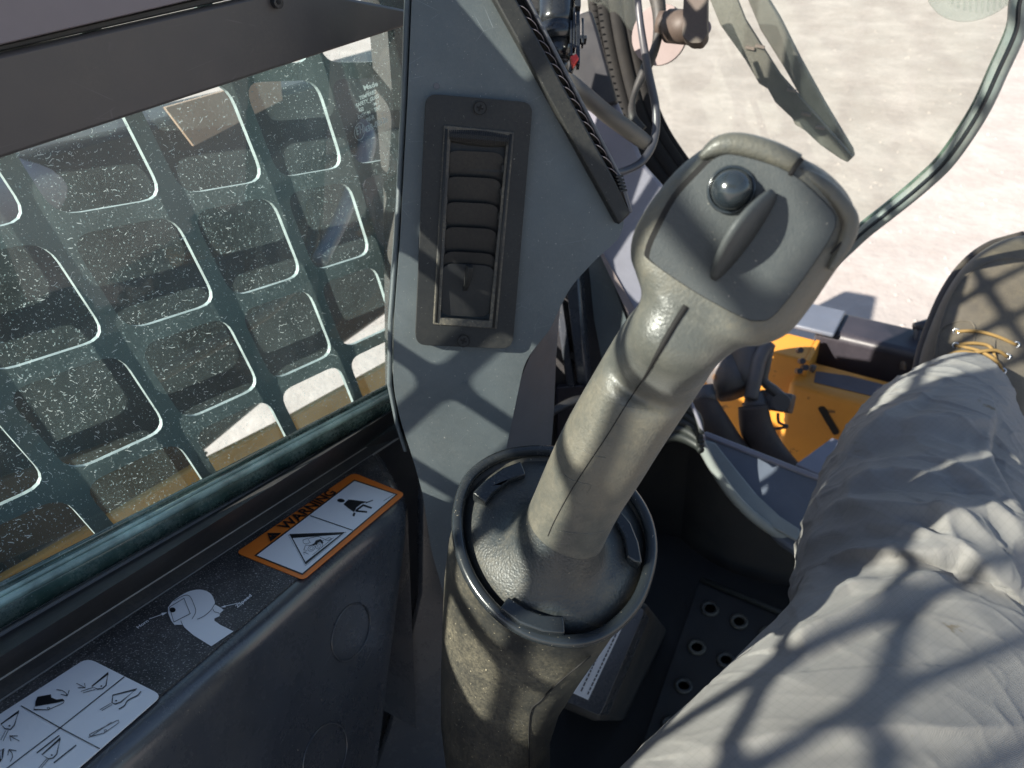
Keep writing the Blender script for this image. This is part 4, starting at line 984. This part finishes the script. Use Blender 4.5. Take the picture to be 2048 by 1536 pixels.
# flexible boot at the foot
rimc = [(930, 972), (960, 936), (1010, 910), (1080, 901), (1150, 912), (1215, 940), (1262, 985), (1292, 1035), (1303, 1090), (1296, 1145), (1272, 1205), (1225, 1255), (1170, 1280), (1110, 1280), (1050, 1262), (995, 1225), (950, 1170), (922, 1105), (915, 1035)]
RP = Plane.three(W(1105, 905, .425), W(915, 1090, .385), W(1300, 1120, .385))
def shrink(pts, k, c=(1108, 1090)): return [(c[0]+(x-c[0])*k, c[1]+(y-c[1])*k) for x, y in pts]
rc = [(p[0], p[1]) for p in smooth_pts(rimc, 4, True)]
foot = ell(1128, 1090, 86, 78, 0.5, len(rc), -2.5, -2.5+2*math.pi)
footc = W(1128, 1088, .372)
c0_, u0_, v0_, e0x = sec2[2]; ax0 = (sec2[4][0] - sec2[0][0]).normalized()
K_ = 72; e1v = (CX - RP.n*CX.dot(RP.n)).normalized(); e2v = RP.n.cross(e1v); rcen = RP.hit(1108, 1090, -0.0085)
rimw = [RP.hit(x, y, -0.0085) for x, y in shrink(rc, 0.955)]
ra = [math.atan2((p-rcen).dot(e2v), (p-rcen).dot(e1v)) for p in rimw]
def rim_at(a):
    best = min(range(len(ra)), key=lambda i: abs((ra[i]-a+math.pi) % (2*math.pi) - math.pi))
    n2 = min(((best+1) % len(ra), (best-1) % len(ra)), key=lambda i: abs((ra[i]-a+math.pi) % (2*math.pi) - math.pi))
    d1 = abs((ra[best]-a+math.pi) % (2*math.pi) - math.pi); d2 = abs((ra[n2]-a+math.pi) % (2*math.pi) - math.pi)
    return rimw[best].lerp(rimw[n2], d1/max(d1+d2, 1e-9))
shaft_ring = []; qs = []
for k in range(K_):
    a = 2*math.pi*k/K_; p = c0_ + u0_*math.cos(a)*1.004 + v0_*math.sin(a)*1.004; shaft_ring.append(p)
    qs.append(p - ax0*((p-rcen).dot(RP.n)/ax0.dot(RP.n)))
qc = sum(qs, Vector())/K_
brings = [[] for _ in range(15)]
for p, q in zip(shaft_ring, qs):
    a = math.atan2((q-qc).dot(e2v), (q-qc).dot(e1v)); r_ = rim_at(a)
    b1 = r_ + (q-r_)*0.36 + RP.n*0.017; b2 = q + (r_-q)*0.10 + RP.n*0.010
    for i in range(15):
        t = i/14.0; brings[i].append(r_*(1-t)**3 + b1*3*t*(1-t)**2 + b2*3*t*t*(1-t) + p*t**3)
boot = ringloft(brings, 'boot', M['boot'], js)
bb = bvh_of(boot)
sm2 = [stick(bb, x, y, 0.0004, .38) for x, y in ((1096, 1072), (1060, 1118), (1030, 1160), (1002, 1205))]


# ------------------------------------------------------------------ joystick pod
pod = thing('joystick_pod', 'dusty black round joystick pod column rising beside the leg', 'control pod', tuple(W(1000, 1450, .5)))
tube([RP.hit(x, y) for x, y in rc[::2]], 0.0034, 'rim', M['rim'], pod, seg=14, n=2, closed=True)
inn = [[RP.hit(x, y, o_) for x, y in shrink(rc, k_)] for k_, o_ in ((0.99, 0.001), (0.975, 0.0), (0.966, -0.006), (0.955, -0.0125), (0.80, -0.022))]
ringloft(inn, 'bowl', M['pod'], pod)
def podring(pts, zf):
    return [W(x, y, zf(x, y)) for x, y in pts]
lev = []
top = [RP.hit(x, y, -0.002) for x, y in shrink(rc, 1.0)]
lev.append(top)
targets = [((1094, 1135), 1.02, .012), ((1078, 1200), 0.98, .045), ((1045, 1290), .83, .095), ((1015, 1380), .69, .15), ((1000, 1470), .61, .21), ((1005, 1560), .58, .27), ((1020, 1680), .56, .34)]
for (cx_, cy_), k_, dz in targets:
    rr = []
    for (x, y) in rc:
        u = cx_ + (x-1108)*k_*((0.95 if dz < .03 else 0.84) if x > 1108 else 1.0); v = cy_ + (y-1090)*k_*0.8
        base = RP.hit(cx_, cy_ - (cy_-1090)*0.9, 0).dot(CZ)
        zz = 0.390 + dz*0.42 + (y-1090)*-0.00010
        rr.append(W(u, v, zz))
    lev.append(rr)
ringloft(lev, 'column', M['pod'], pod)
# inner collar tabs
for pts in ([(945, 985), (968, 962), (1005, 936), (1042, 922), (1052, 948), (1020, 960), (990, 982), (972, 1005)],
            [(1240, 1020), (1262, 1045), (1278, 1085), (1285, 1125), (1268, 1122), (1254, 1112), (1248, 1075), (1232, 1045)],
            [(1016, 1192), (1050, 1215), (1090, 1230), (1128, 1232), (1130, 1266), (1085, 1262), (1040, 1246), (1000, 1216)]):
    slab(RP, pts, 0.014, 'collar_tab', M['rim'], pod, off=0.0075, bevel=0.001)
pb = bvh_of(bpy.data.objects['column'])
for pts in ([(1235, 1262), (1180, 1312), (1120, 1362), (1082, 1400), (1060, 1430), (1058, 1536)],):
    tube([stick(pb, x, y, 0.0002, .5) for x, y in pts], 0.0005, 'shell_joint', M['gap'], pod, seg=6, n=5)

# ------------------------------------------------------------------ footwell
fw = thing('pedal_plate', 'black foot plate with rows of raised round drain holes in the footwell', 'foot plate', tuple(W(1450, 1300, .9)))
FP = Plane((0, 0, -0.845), (0, 0, 1))
ph = []
for i in range(-2, 6):
    for j in range(-1, 8):
        x = 1478 + i*58 - j*26.5 + (i*i)*0.0; y = 1243 + i*25.5 + j*77 - (0 if j < 1 else 0)
        ph.append((x, y))
hl = [ell(x, y, 15, 12, .3, 14) for x, y in ph if 1300 < x < 1830 and 1190 < y < 1680]
pc = [(1402, 1158), (1860, 1350), (1760, 1760), (1190, 1760)]
def inside(x, y):
    c = False; n = len(pc)
    for i in range(n):
        (x1, y1), (x2, y2) = pc[i], pc[(i+1) % n]
        if (y1 > y-0) != (y2 > y) and x < (x2-x1)*(y-y1)/(y2-y1)+x1: c = not c
    return c
hl = [h for h in hl if all(inside(x+dx, y+dy) for x, y in h for dx, dy in ((-8, 0), (8, 0)))]
slab(FP, pc, 0.004, 'plate', M['floor'], fw, holes=hl, bevel=0.0)
for h in hl:
    tube([FP.hit(x, y, 0.0015) for x, y in h], 0.0028, 'hole_rim', M['pod'], fw, seg=6, n=1, closed=True)
tube([FP.hit(1402, 1158, 0.004), FP.hit(1860, 1350, 0.004)], 0.004, 'front_lip', M['liner'], fw, n=1, seg=8)

tub = thing('footwell_liner', 'black curved footwell liner with a pale grey-green upper lip', 'footwell liner', tuple(W(1500, 1050, .95)))
lipc = smooth_pts([W(1385, 850, .93), W(1408, 900, .93), (W(1435, 948, .93)), W(1480, 1008, .93), W(1540, 1058, .93), W(1610, 1092, .93), W(1760, 1140, .93), W(2000, 1210, .93)], 5)
tube(lipc, 0.0060, 'lip', M['lip'], tub, seg=10, n=1, flat=1.3, up=(0, 0, 1))
back = [p + Vector((0.02, 0.02, -0.003)) for p in lipc]
ext_ = [lipc[0] + Vector((-0.22, -0.05, 0.0)), lipc[0] + Vector((-0.1, -0.01, 0.0))] + lipc
ringloft([ext_, [p + Vector((0, -0.010, -0.05)) for p in ext_], [p + Vector((0, -0.02, -0.3)) for p in ext_]], 'inner_wall', M['floor'], tub, closed=False)
sil = thing('front_sill_plate', 'slate blue painted sill plate in front of the footwell', 'sill plate', tuple(W(1520, 960, 1.0)))
SP = Plane(W(1500, 940, .985), Vector((0.0, -0.35, 0.94)))
slab(SP, [(1395, 872), (1412, 870), (1650, 962), (2100, 1110), (2100, 1300), (1600, 1110), (1500, 1040), (1440, 970)], 0.02, 'plate', M['lavender_dark'], sil, bevel=0.003)
slab(SP, [(1398, 866), (1414, 862), (1652, 955), (1652, 966), (1412, 874)], 0.02, 'front_edge', M['lavender'], sil, off=0.004, bevel=0.002)
slab(SP, [(1395, 875), (1430, 885), (1470, 935), (1515, 990), (1560, 1032), (1600, 1058), (1600, 1085), (1540, 1052), (1480, 1004), (1435, 945)], 0.006, 'lip_flange', M['lip'], sil, off=0.012, bevel=0.002)

bx = thing('fuse_box', 'dark box with a white printed label behind the joystick pod', 'box', tuple(W(1180, 1400, .7)))
BP = Plane(W(1170, 1350, .70), Vector((0.05, -0.45, 0.89)))
slab(BP, round_poly([(1060, 1372), (1200, 1432), (1290, 1220), (1180, 1170)], 10), 0.05, 'lid', M['console'], bx, bevel=0.004)
slab(BP, [(1062, 1390), (1196, 1446), (1300, 1210), (1180, 1160)], 0.22, 'case', M['floor'], bx, off=-0.022, bevel=0.006)
lb = slab(BP, [(1080, 1356), (1176, 1400), (1243, 1258), (1160, 1215)], 0.0004, 'label', M['white'], bx, off=0.001)
bm = bmesh.new(); random.seed(11)
for r_ in range(6):
    s0 = Vector((1176, 1400)) + Vector((-14, -6.5))*(r_*0.95+0.35)
    d_ = Vector((67, -142)).normalized(); x = 10
    lim = (150, 96, 66, 52, 60, 40)[r_]
    while x < lim:
        w_ = random.uniform(4, 9); a_ = s0 + d_*x; b_ = s0 + d_*(x+w_); stroke2(bm, BP, [tuple(a_), tuple(b_)], 3.0, 0.0013); x += w_ + 2.5
finish(bm, 'label_print', M['patch'], bx)

# ------------------------------------------------------------------ loader frame outside, in front
lf = thing('loader_crossbeam', 'yellow and black loader cross beam in front of the cab', 'loader frame', tuple(W(1750, 900, 1.2)))
ZP = Plane((0, 0, -0.8355), (0, 0, 1))
A_ = ZP.hit(1600, 772); B_ = ZP.hit(1850, 842); dx = (B_-A_).normalized(); dy = Vector((-dx.y, dx.x, 0)); UZ = Vector((0, 0, 1))
def beam(x0, x1, y0, y1, z0, z1, nm, mt, bev=0.006, off=A_):
    return box(off + dx*(x0+x1)/2 + dy*(y0+y1)/2 + UZ*(z0+z1)/2, dx*(x1-x0)/2, dy*(y1-y0)/2, UZ*(z1-z0)/2, nm, mt, lf, bevel=bev, seg=4)
beam(-0.02, 1.2, 0.0, 0.085, -0.32, 0.0, 'yellow_beam', M['yellow'], 0.012)
slab(Plane((0, 0, -0.8355+0.001), (0, 0, 1)), [(1632, 742), (1700, 752), (1830, 785), (2100, 850), (2100, 880), (1800, 805), (1745, 792), (1628, 764)], 0.001, 'grip_tape', M['patch'], lf, off=0.0002)
Yp = Plane(A_ - dy*0.0012, dy)
slab(Yp, round_poly([(1634, 815), (1648, 812), (1680, 866), (1668, 872)], 6), 0.002, 'slot', M['gap'], lf)
slab(Yp, [(2010, 870), (2100, 880), (2100, 930), (2030, 925)], 0.004, 'grip_tape', M['patch'], lf)
beam(-0.015, 1.2, 0.115, 0.20, -0.35, 0.045, 'black_beam', M['frame_black'], 0.014)
beam(-0.075, 0.022, 0.10, 0.185, 0.046, 0.056, 'top_plate', M['lavender_dark'], 0.004)
beam(-0.085, -0.005, 0.03, 0.10, -0.35, 0.035, 'upright', M['yellow'], 0.004)
beam(-0.006, 0.002, 0.03, 0.10, -0.12, 0.036, 'gusset', M['yellow'], 0.002)
for px_, py_ in ((1602, 700), (1606, 722), (1600, 742), (1612, 735)):
    disc(Plane(W(px_, py_, 1.22), -CZ), px_, py_, 6, 0.012, 'bolt', M['frame_black'], lf, bevel=0.001)
ptube([(1620, 735, 1.23, 7), (1628, 738, 1.23, 9)], 'bolt', M['knob_brown'], lf, n=1)
beam(-0.5, 0.02, 0.04, 0.06, -0.45, -0.02, 'left_web', M['yellow'], 0.003)

lk = thing('hydraulic_bracket', 'black latch bracket clipped on the loader beam beside the shoe', 'bracket', tuple(W(1830, 690, 1.25)))
ptube([(1838, 660, 1.25, 9), (1832, 690, 1.25, 8), (1836, 735, 1.24, 8)], 'clamp', M['frame_black'], lk, seg=10)
ptube([(1830, 655, 1.25, 10), (1860, 648, 1.25, 12)], 'pin', M['frame_black'], lk, n=1)
ptube([(1805, 700, 1.24, 5), (1822, 715, 1.23, 6), (1850, 712, 1.23, 5)], 'spring', M['coupler'], lk, seg=8)
ptube([(1808, 695, 1.24, 7), (1806, 740, 1.24, 6)], 'bolt', M['coupler'], lk, n=1, seg=8)

hc = thing('hydraulic_couplers', 'dusty steel hydraulic coupler block with bent pipes behind the joystick', 'hydraulic coupler', tuple(W(1480, 760, 1.15)))
ptube([(1420, 700, 1.2, 30), (1452, 735, 1.18, 48), (1475, 786, 1.16, 40)], 'valve_body', M['coupler'], hc, n=2, seg=20)
ptube([(1470, 660, 1.17, 34), (1490, 710, 1.16, 36), (1492, 770, 1.15, 28)], 'valve_body', M['coupler'], hc, n=2, seg=20)
ptube([(1540, 686, 1.13, 13), (1520, 715, 1.13, 15), (1510, 755, 1.13, 15), (1502, 798, 1.13, 14)], 'pipe', M['coupler'], hc, seg=14)
ptube([(1540, 690, 1.14, 10), (1530, 735, 1.14, 10), (1528, 762, 1.14, 9), (1548, 780, 1.13, 10), (1572, 800, 1.12, 9)], 'pipe', M['cable'], hc, seg=14)
PB = Plane(W(1560, 800, 1.12), Vector((-.1, -.7, .6)))
slab(PB, [(1520, 778), (1586, 788), (1578, 826), (1512, 816)], 0.03, 'flange', M['coupler'], hc, off=-0.005, bevel=0.003)
disc(PB, 1562, 805, 18, 0.012, 'collar', M['cable'], hc, off=0.004, bevel=0.003)
for x, y, rr in ((1405, 792, 24), (1508, 806, 22)):
    ptube([(x, y-22, 1.14, rr-4), (x+3, y, 1.14, rr), (x+6, y+16, 1.13, rr-1)], 'ferrule', M['coupler'], hc, n=1, seg=18)
    ptube([(x, y-4, 1.14, rr+2), (x+2, y+4, 1.14, rr+2)], 'ferrule_ring', M['coupler'], hc, n=1, seg=18)
h1 = ptube([(1402, 800, 1.14, 28), (1425, 850, 1.13, 35), (1458, 900, 1.13, 35), (1510, 960, 1.12, 34), (1560, 1010, 1.1, 34)], 'hydraulic_hose', M['hose'], seg=20)
tag(h1, 'brown-black hydraulic hose nearer the joystick, running down behind the sill', 'hose', 'hydraulic hoses below the couplers')
h2 = ptube([(1506, 812, 1.13, 29), (1514, 860, 1.13, 32), (1540, 905, 1.12, 31), (1585, 960, 1.1, 31)], 'hydraulic_hose', M['hose'], seg=20)
tag(h2, 'brown-black hydraulic hose nearer the yellow beam, running down behind the sill', 'hose', 'hydraulic hoses below the couplers')
wr = ptube([(1556, 826, 1.12, 3), (1558, 845, 1.12, 3), (1575, 853, 1.12, 3), (1545, 858, 1.12, 3)], 'bent_wire', M['frame_black'], seg=8)
tag(wr, 'short dark bent wire hanging against the yellow panel', 'wire')
sp2 = slab(Plane((0, 0, -0.80), (0, 0, 1)), [(1590, 928), (1665, 874), (1740, 900), (1800, 985), (1700, 980)], 0.012, 'blue_step_plate', M['lavender'], bevel=0.003)
tag(sp2, 'pale slate blue step plate between the hoses and the trouser leg', 'step plate')

# ------------------------------------------------------------------ the operator's leg
per = thing('person', 'seated operator in grey work trousers and a dusty taupe lace-up boot', 'person', tuple(W(1900, 1300, .5)))
def spine_secs(lst, e=2.05, n=6, vfac=1.0):
    """lst: (px, py, depth, radius m)"""
    P = smooth_pts([Vector((*W(x, y, z), r)) for x, y, z, r in lst], n); out = []; ref = CX.copy()
    for i, p in enumerate(P):
        c = Vector(p[:3]); t = (Vector(P[min(i+1, len(P)-1)][:3]) - Vector(P[max(i-1, 0)][:3])).normalized()
        u = (ref - t*ref.dot(t)).normalized(); ref = u; v = t.cross(u)
        out.append((c, u*p[3], v*p[3]*vfac, e))
    return out
bm = bmesh.new()
loft(spine_secs([(1946, 762, .835, .037), (1925, 790, .82, .052), (1896, 846, .79, .070), (1872, 912, .75, .084), (1858, 992, .705, .093), (1846, 1070, .655, .097), (1830, 1200, .585, .092), (1840, 1290, .545, .084)]), '', None, seg=48, into=bm)
loft(spine_secs([(1870, 1240, .575, .060), (1850, 1330, .54, .088), (1770, 1450, .49, .093), (1665, 1590, .44, .0925), (1540, 1750, .40, .092), (1400, 1960, .36, .095), (1300, 2150, .33, .095)]), '', None, seg=48, into=bm)
tmp = finish(bm, 'tmp', None)
rm = tmp.modifiers.new('r', 'REMESH'); rm.mode = 'VOXEL'; rm.voxel_size = 0.0035
smm = tmp.modifiers.new('s', 'SMOOTH'); smm.iterations = 8; smm.factor = 0.6
sub = tmp.modifiers.new('u', 'SUBSURF'); sub.levels = 1; sub.render_levels = 1
dg = bpy.context.evaluated_depsgraph_get(); me = bpy.data.meshes.new_from_object(tmp.evaluated_get(dg)); bpy.data.objects.remove(tmp)
folds = [  # polyline, ridge height (m), half width (px), shadow-side steepness
 ([(1694, 915), (1750, 878), (1803, 858), (1912, 855), (1966, 858), (1990, 872)], .011, 20),
 ([(1990, 860), (1999, 929), (2020, 972), (2042, 1010), (2060, 1080)], -.016, 16),
 ([(1689, 925), (1749, 885), (1836, 817), (1875, 780)], .006, 14),
 ([(1640, 1046), (1690, 1026), (1749, 1034), (1830, 1042), (1912, 1054), (1975, 1092)], .012, 22),
 ([(1610, 1112), (1656, 1081), (1738, 1059), (1830, 1080), (1890, 1100)], .007, 16),
 ([(1700, 1135), (1760, 1122), (1912, 1116), (1966, 1152), (2042, 1206)], .013, 24),
 ([(1600, 1190), (1640, 1168), (1694, 1135), (1760, 1119)], .009, 18),
 ([(1590, 1250), (1640, 1222), (1700, 1190), (1760, 1175)], .006, 16),
 ([(1852, 1040), (1880, 1062), (1900, 1100)], .008, 16),
 ([(1570, 1300), (1612, 1293), (1743, 1228), (1852, 1173), (1901, 1157)], .012, 22),
 ([(1368, 1511), (1520, 1489), (1612, 1475), (1760, 1464), (1896, 1462), (2048, 1450)], .006, 26),
 ([(1700, 985), (1790, 950), (1900, 965)], .007, 24),
 ([(1700, 1000), (1740, 975), (1770, 968)], .004, 12),
 ([(1880, 930), (1930, 960), (1985, 1010)], .006, 18),
 ([(1930, 1000), (1990, 1040), (2045, 1100)], .008, 22)]
def seg_d(p, a, b):
    ab = b-a; t = max(0, min(1, (p-a).dot(ab)/max(ab.length_squared, 1e-9))); q = a+ab*t
    return (p-q), t
FO = [([Vector(q) for q in f[0]], f[1], f[2]) for f in folds]
me.update(); newco = []
for v in me.vertices:
    n_ = v.normal; x, y = pxof(v.co); z = v.co.dot(CZ); h = 0.0
    if z > 0.1 and n_.dot(v.co) < 0.15*v.co.length:
        p = Vector((x, y))
        for pts, A, wd_ in FO:
            best = 1e9; sg = 1; tt = 0; nseg = len(pts)-1
            for i in range(nseg):
                d, t = seg_d(p, pts[i], pts[i+1]); L_ = d.length
                if L_ < best:
                    best = L_; e = pts[i+1]-pts[i]; sg = 1 if e.x*d.y - e.y*d.x > 0 else -1; tt = (i+t)/nseg
            if best < wd_*5:
                w_ = wd_*(2.3 if sg < 0 else 0.42); env = min(1, 4*tt*(1-tt)+0.2)
                bb_ = math.sqrt(best*best+16)-4
                h += A*0.95*env*math.exp(-bb_/w_)
                if sg > 0: h -= A*0.30*env*math.exp(-((best-wd_*1.3)/(wd_*0.9))**2)
    q = v.co*1.0
    h += 0.0016*noise.noise(q*9)
    shin = min(1, max(0, (q.y-0.34)/0.08))
    rg = 1-abs(noise.noise(Vector((q.x*9+q.y*3, q.y*24+q.x*7, q.z*24+4))))*2.2
    h += (0.0006+0.0020*shin)*max(0, rg)**3
    rg = 1-abs(noise.noise(Vector((q.x*17, q.y*40-q.x*14, q.z*44+9))))*2.4
    h += (0.0004+0.0009*shin)*max(0, rg)**3
    newco.append(v.co + n_*h)
for v, c in zip(me.vertices, newco): v.co = c
me.materials.clear(); me.materials.append(M['cloth'])
for p in me.polygons: p.use_smooth = True
trs = bpy.data.objects.new('trousers', me); COL.objects.link(trs); adopt(trs, per)

# boot (shoe)
sh = []
rows = [((1845, 905), (2035, 935), .84, .050, 2.2), ((1838, 850), (2045, 880), .865, .050, 2.3), ((1832, 790), (2060, 820), .88, .046, 2.4), ((1838, 740), (2090, 770), .90, .042, 2.5), ((1850, 690), (2120, 720), .915, .038, 2.6), ((1868, 640), (2145, 668), .93, .034, 2.6),
        ((1890, 590), (2160, 615), .945, .031, 2.6), ((1918, 545), (2160, 565), .96, .028, 2.5), ((1950, 512), (2145, 524), .97, .024, 2.4), ((1985, 490), (2115, 494), .98, .018, 2.2), ((2015, 480), (2080, 480), .985, .010, 2.0)]
prev = None
for i, (l, r, z, h, e) in enumerate(rows):
    a_, b_ = W(*l, z), W(*r, z); sh.append([(a_+b_)/2, (b_-a_)/2, h, e])
bs = []
for i, s in enumerate(sh):
    t = (sh[min(i+1, len(sh)-1)][0]-sh[max(i-1, 0)][0]).normalized(); nv = s[1].cross(t).normalized()
    if nv.dot(CZ) > 0: nv = -nv
    bs.append(Vector((*s[0], *s[1], *(nv*s[2]), s[3])))
bs = smooth_pts(bs, 4)
shoe = loft([(Vector(s[0:3]), Vector(s[3:6]), Vector(s[6:9]), s[9]) for s in bs], 'boot_upper', M['suede'], per, seg=48)
sb = bvh_of(shoe)
wl_ = [W(l[0]-4, l[1], z+0.012) for l, r, z, h, e in rows] + [W(2048, 470, .99)]
tube(wl_, 0.006, 'sole_welt', M['sole'], shoe, seg=10, n=4); bpy.data.objects['sole_welt'].matrix_parent_inverse = Matrix.Identity(4)
def onshoe(o):
    o.parent = shoe; o.matrix_parent_inverse = Matrix.Identity(4); return o
# eyelet flap
q = [stick(sb, x, y, 0.0015, .88) for x, y in ((1870, 700), (1880, 660), (1935, 645), (1952, 660), (1950, 700), (1930, 760))]
onshoe(tube([stick(sb, x, y, 0.0008, .88) for x, y in ((1870, 720), (1878, 668), (1900, 648), (1938, 643), (1950, 662), (1944, 700), (1935, 740))], 0.0011, 'flap_stitch', M['suede'], None, seg=8, n=4))
onshoe(tube([stick(sb, x, y, 0.0008, .88) for x, y in ((1872, 730), (1885, 640), (1925, 560), (1990, 520), (2060, 520))], 0.0009, 'seam_stitch', M['suede'], None, seg=8, n=4))
eys = [(1912, 664), (1911, 692), (1907, 717), (1890, 740), (2031, 690), (2013, 714), (2004, 743), (1988, 769)]
for x, y in eys:
    c = stick(sb, x, y, 0.001, .88); n0 = -ray(x, y).normalized(); u0 = n0.orthogonal().normalized(); v0 = n0.cross(u0)
    onshoe(tube([c + u0*0.0034*math.cos(a_*math.pi/5) + v0*0.0034*math.sin(a_*math.pi/5) for a_ in range(10)], 0.0010, 'eyelet', M['eyelet'], None, seg=6, n=1, closed=True))
def lace(pts, lift=0.004, r=0.0021):
    P_ = [stick(sb, x, y, lift if 0 < i < len(pts)-1 else 0.001, .87) for i, (x, y) in enumerate(pts)]
    onshoe(tube(P_, r, 'lace', M['lace'], None, seg=8, n=5))
lace([(1912, 664), (1950, 666), (1990, 676), (2031, 690)]); lace([(1911, 692), (1950, 706), (1985, 726), (2004, 743)], .006); lace([(1907, 717), (1950, 712), (1985, 708), (2013, 714)], .008)
lace([(1907, 717), (1940, 735), (1970, 742), (2004, 743)], .005); lace([(1911, 692), (1940, 690), (1975, 696), (1990, 720)], .004); lace([(1935, 725), (1960, 745), (1988, 769)], .004)
lace([(1892, 742), (1896, 722), (1915, 712), (1940, 714), (1962, 728), (1975, 750), (1978, 770)], .008, .0022); lace([(1898, 744), (1902, 728), (1918, 718), (1940, 720), (1956, 732), (1964, 752), (1966, 768)], .007, .0020)
# tongue
onshoe(slab_world([stick(sb, x, y, 0.0015, .88) for x, y in ((1925, 668), (1990, 680), (1985, 770), (1915, 760))], [], (-ray(1950, 700)).normalized(), 0.002, 'tongue', M['suede'], None, bevel=0.0005))
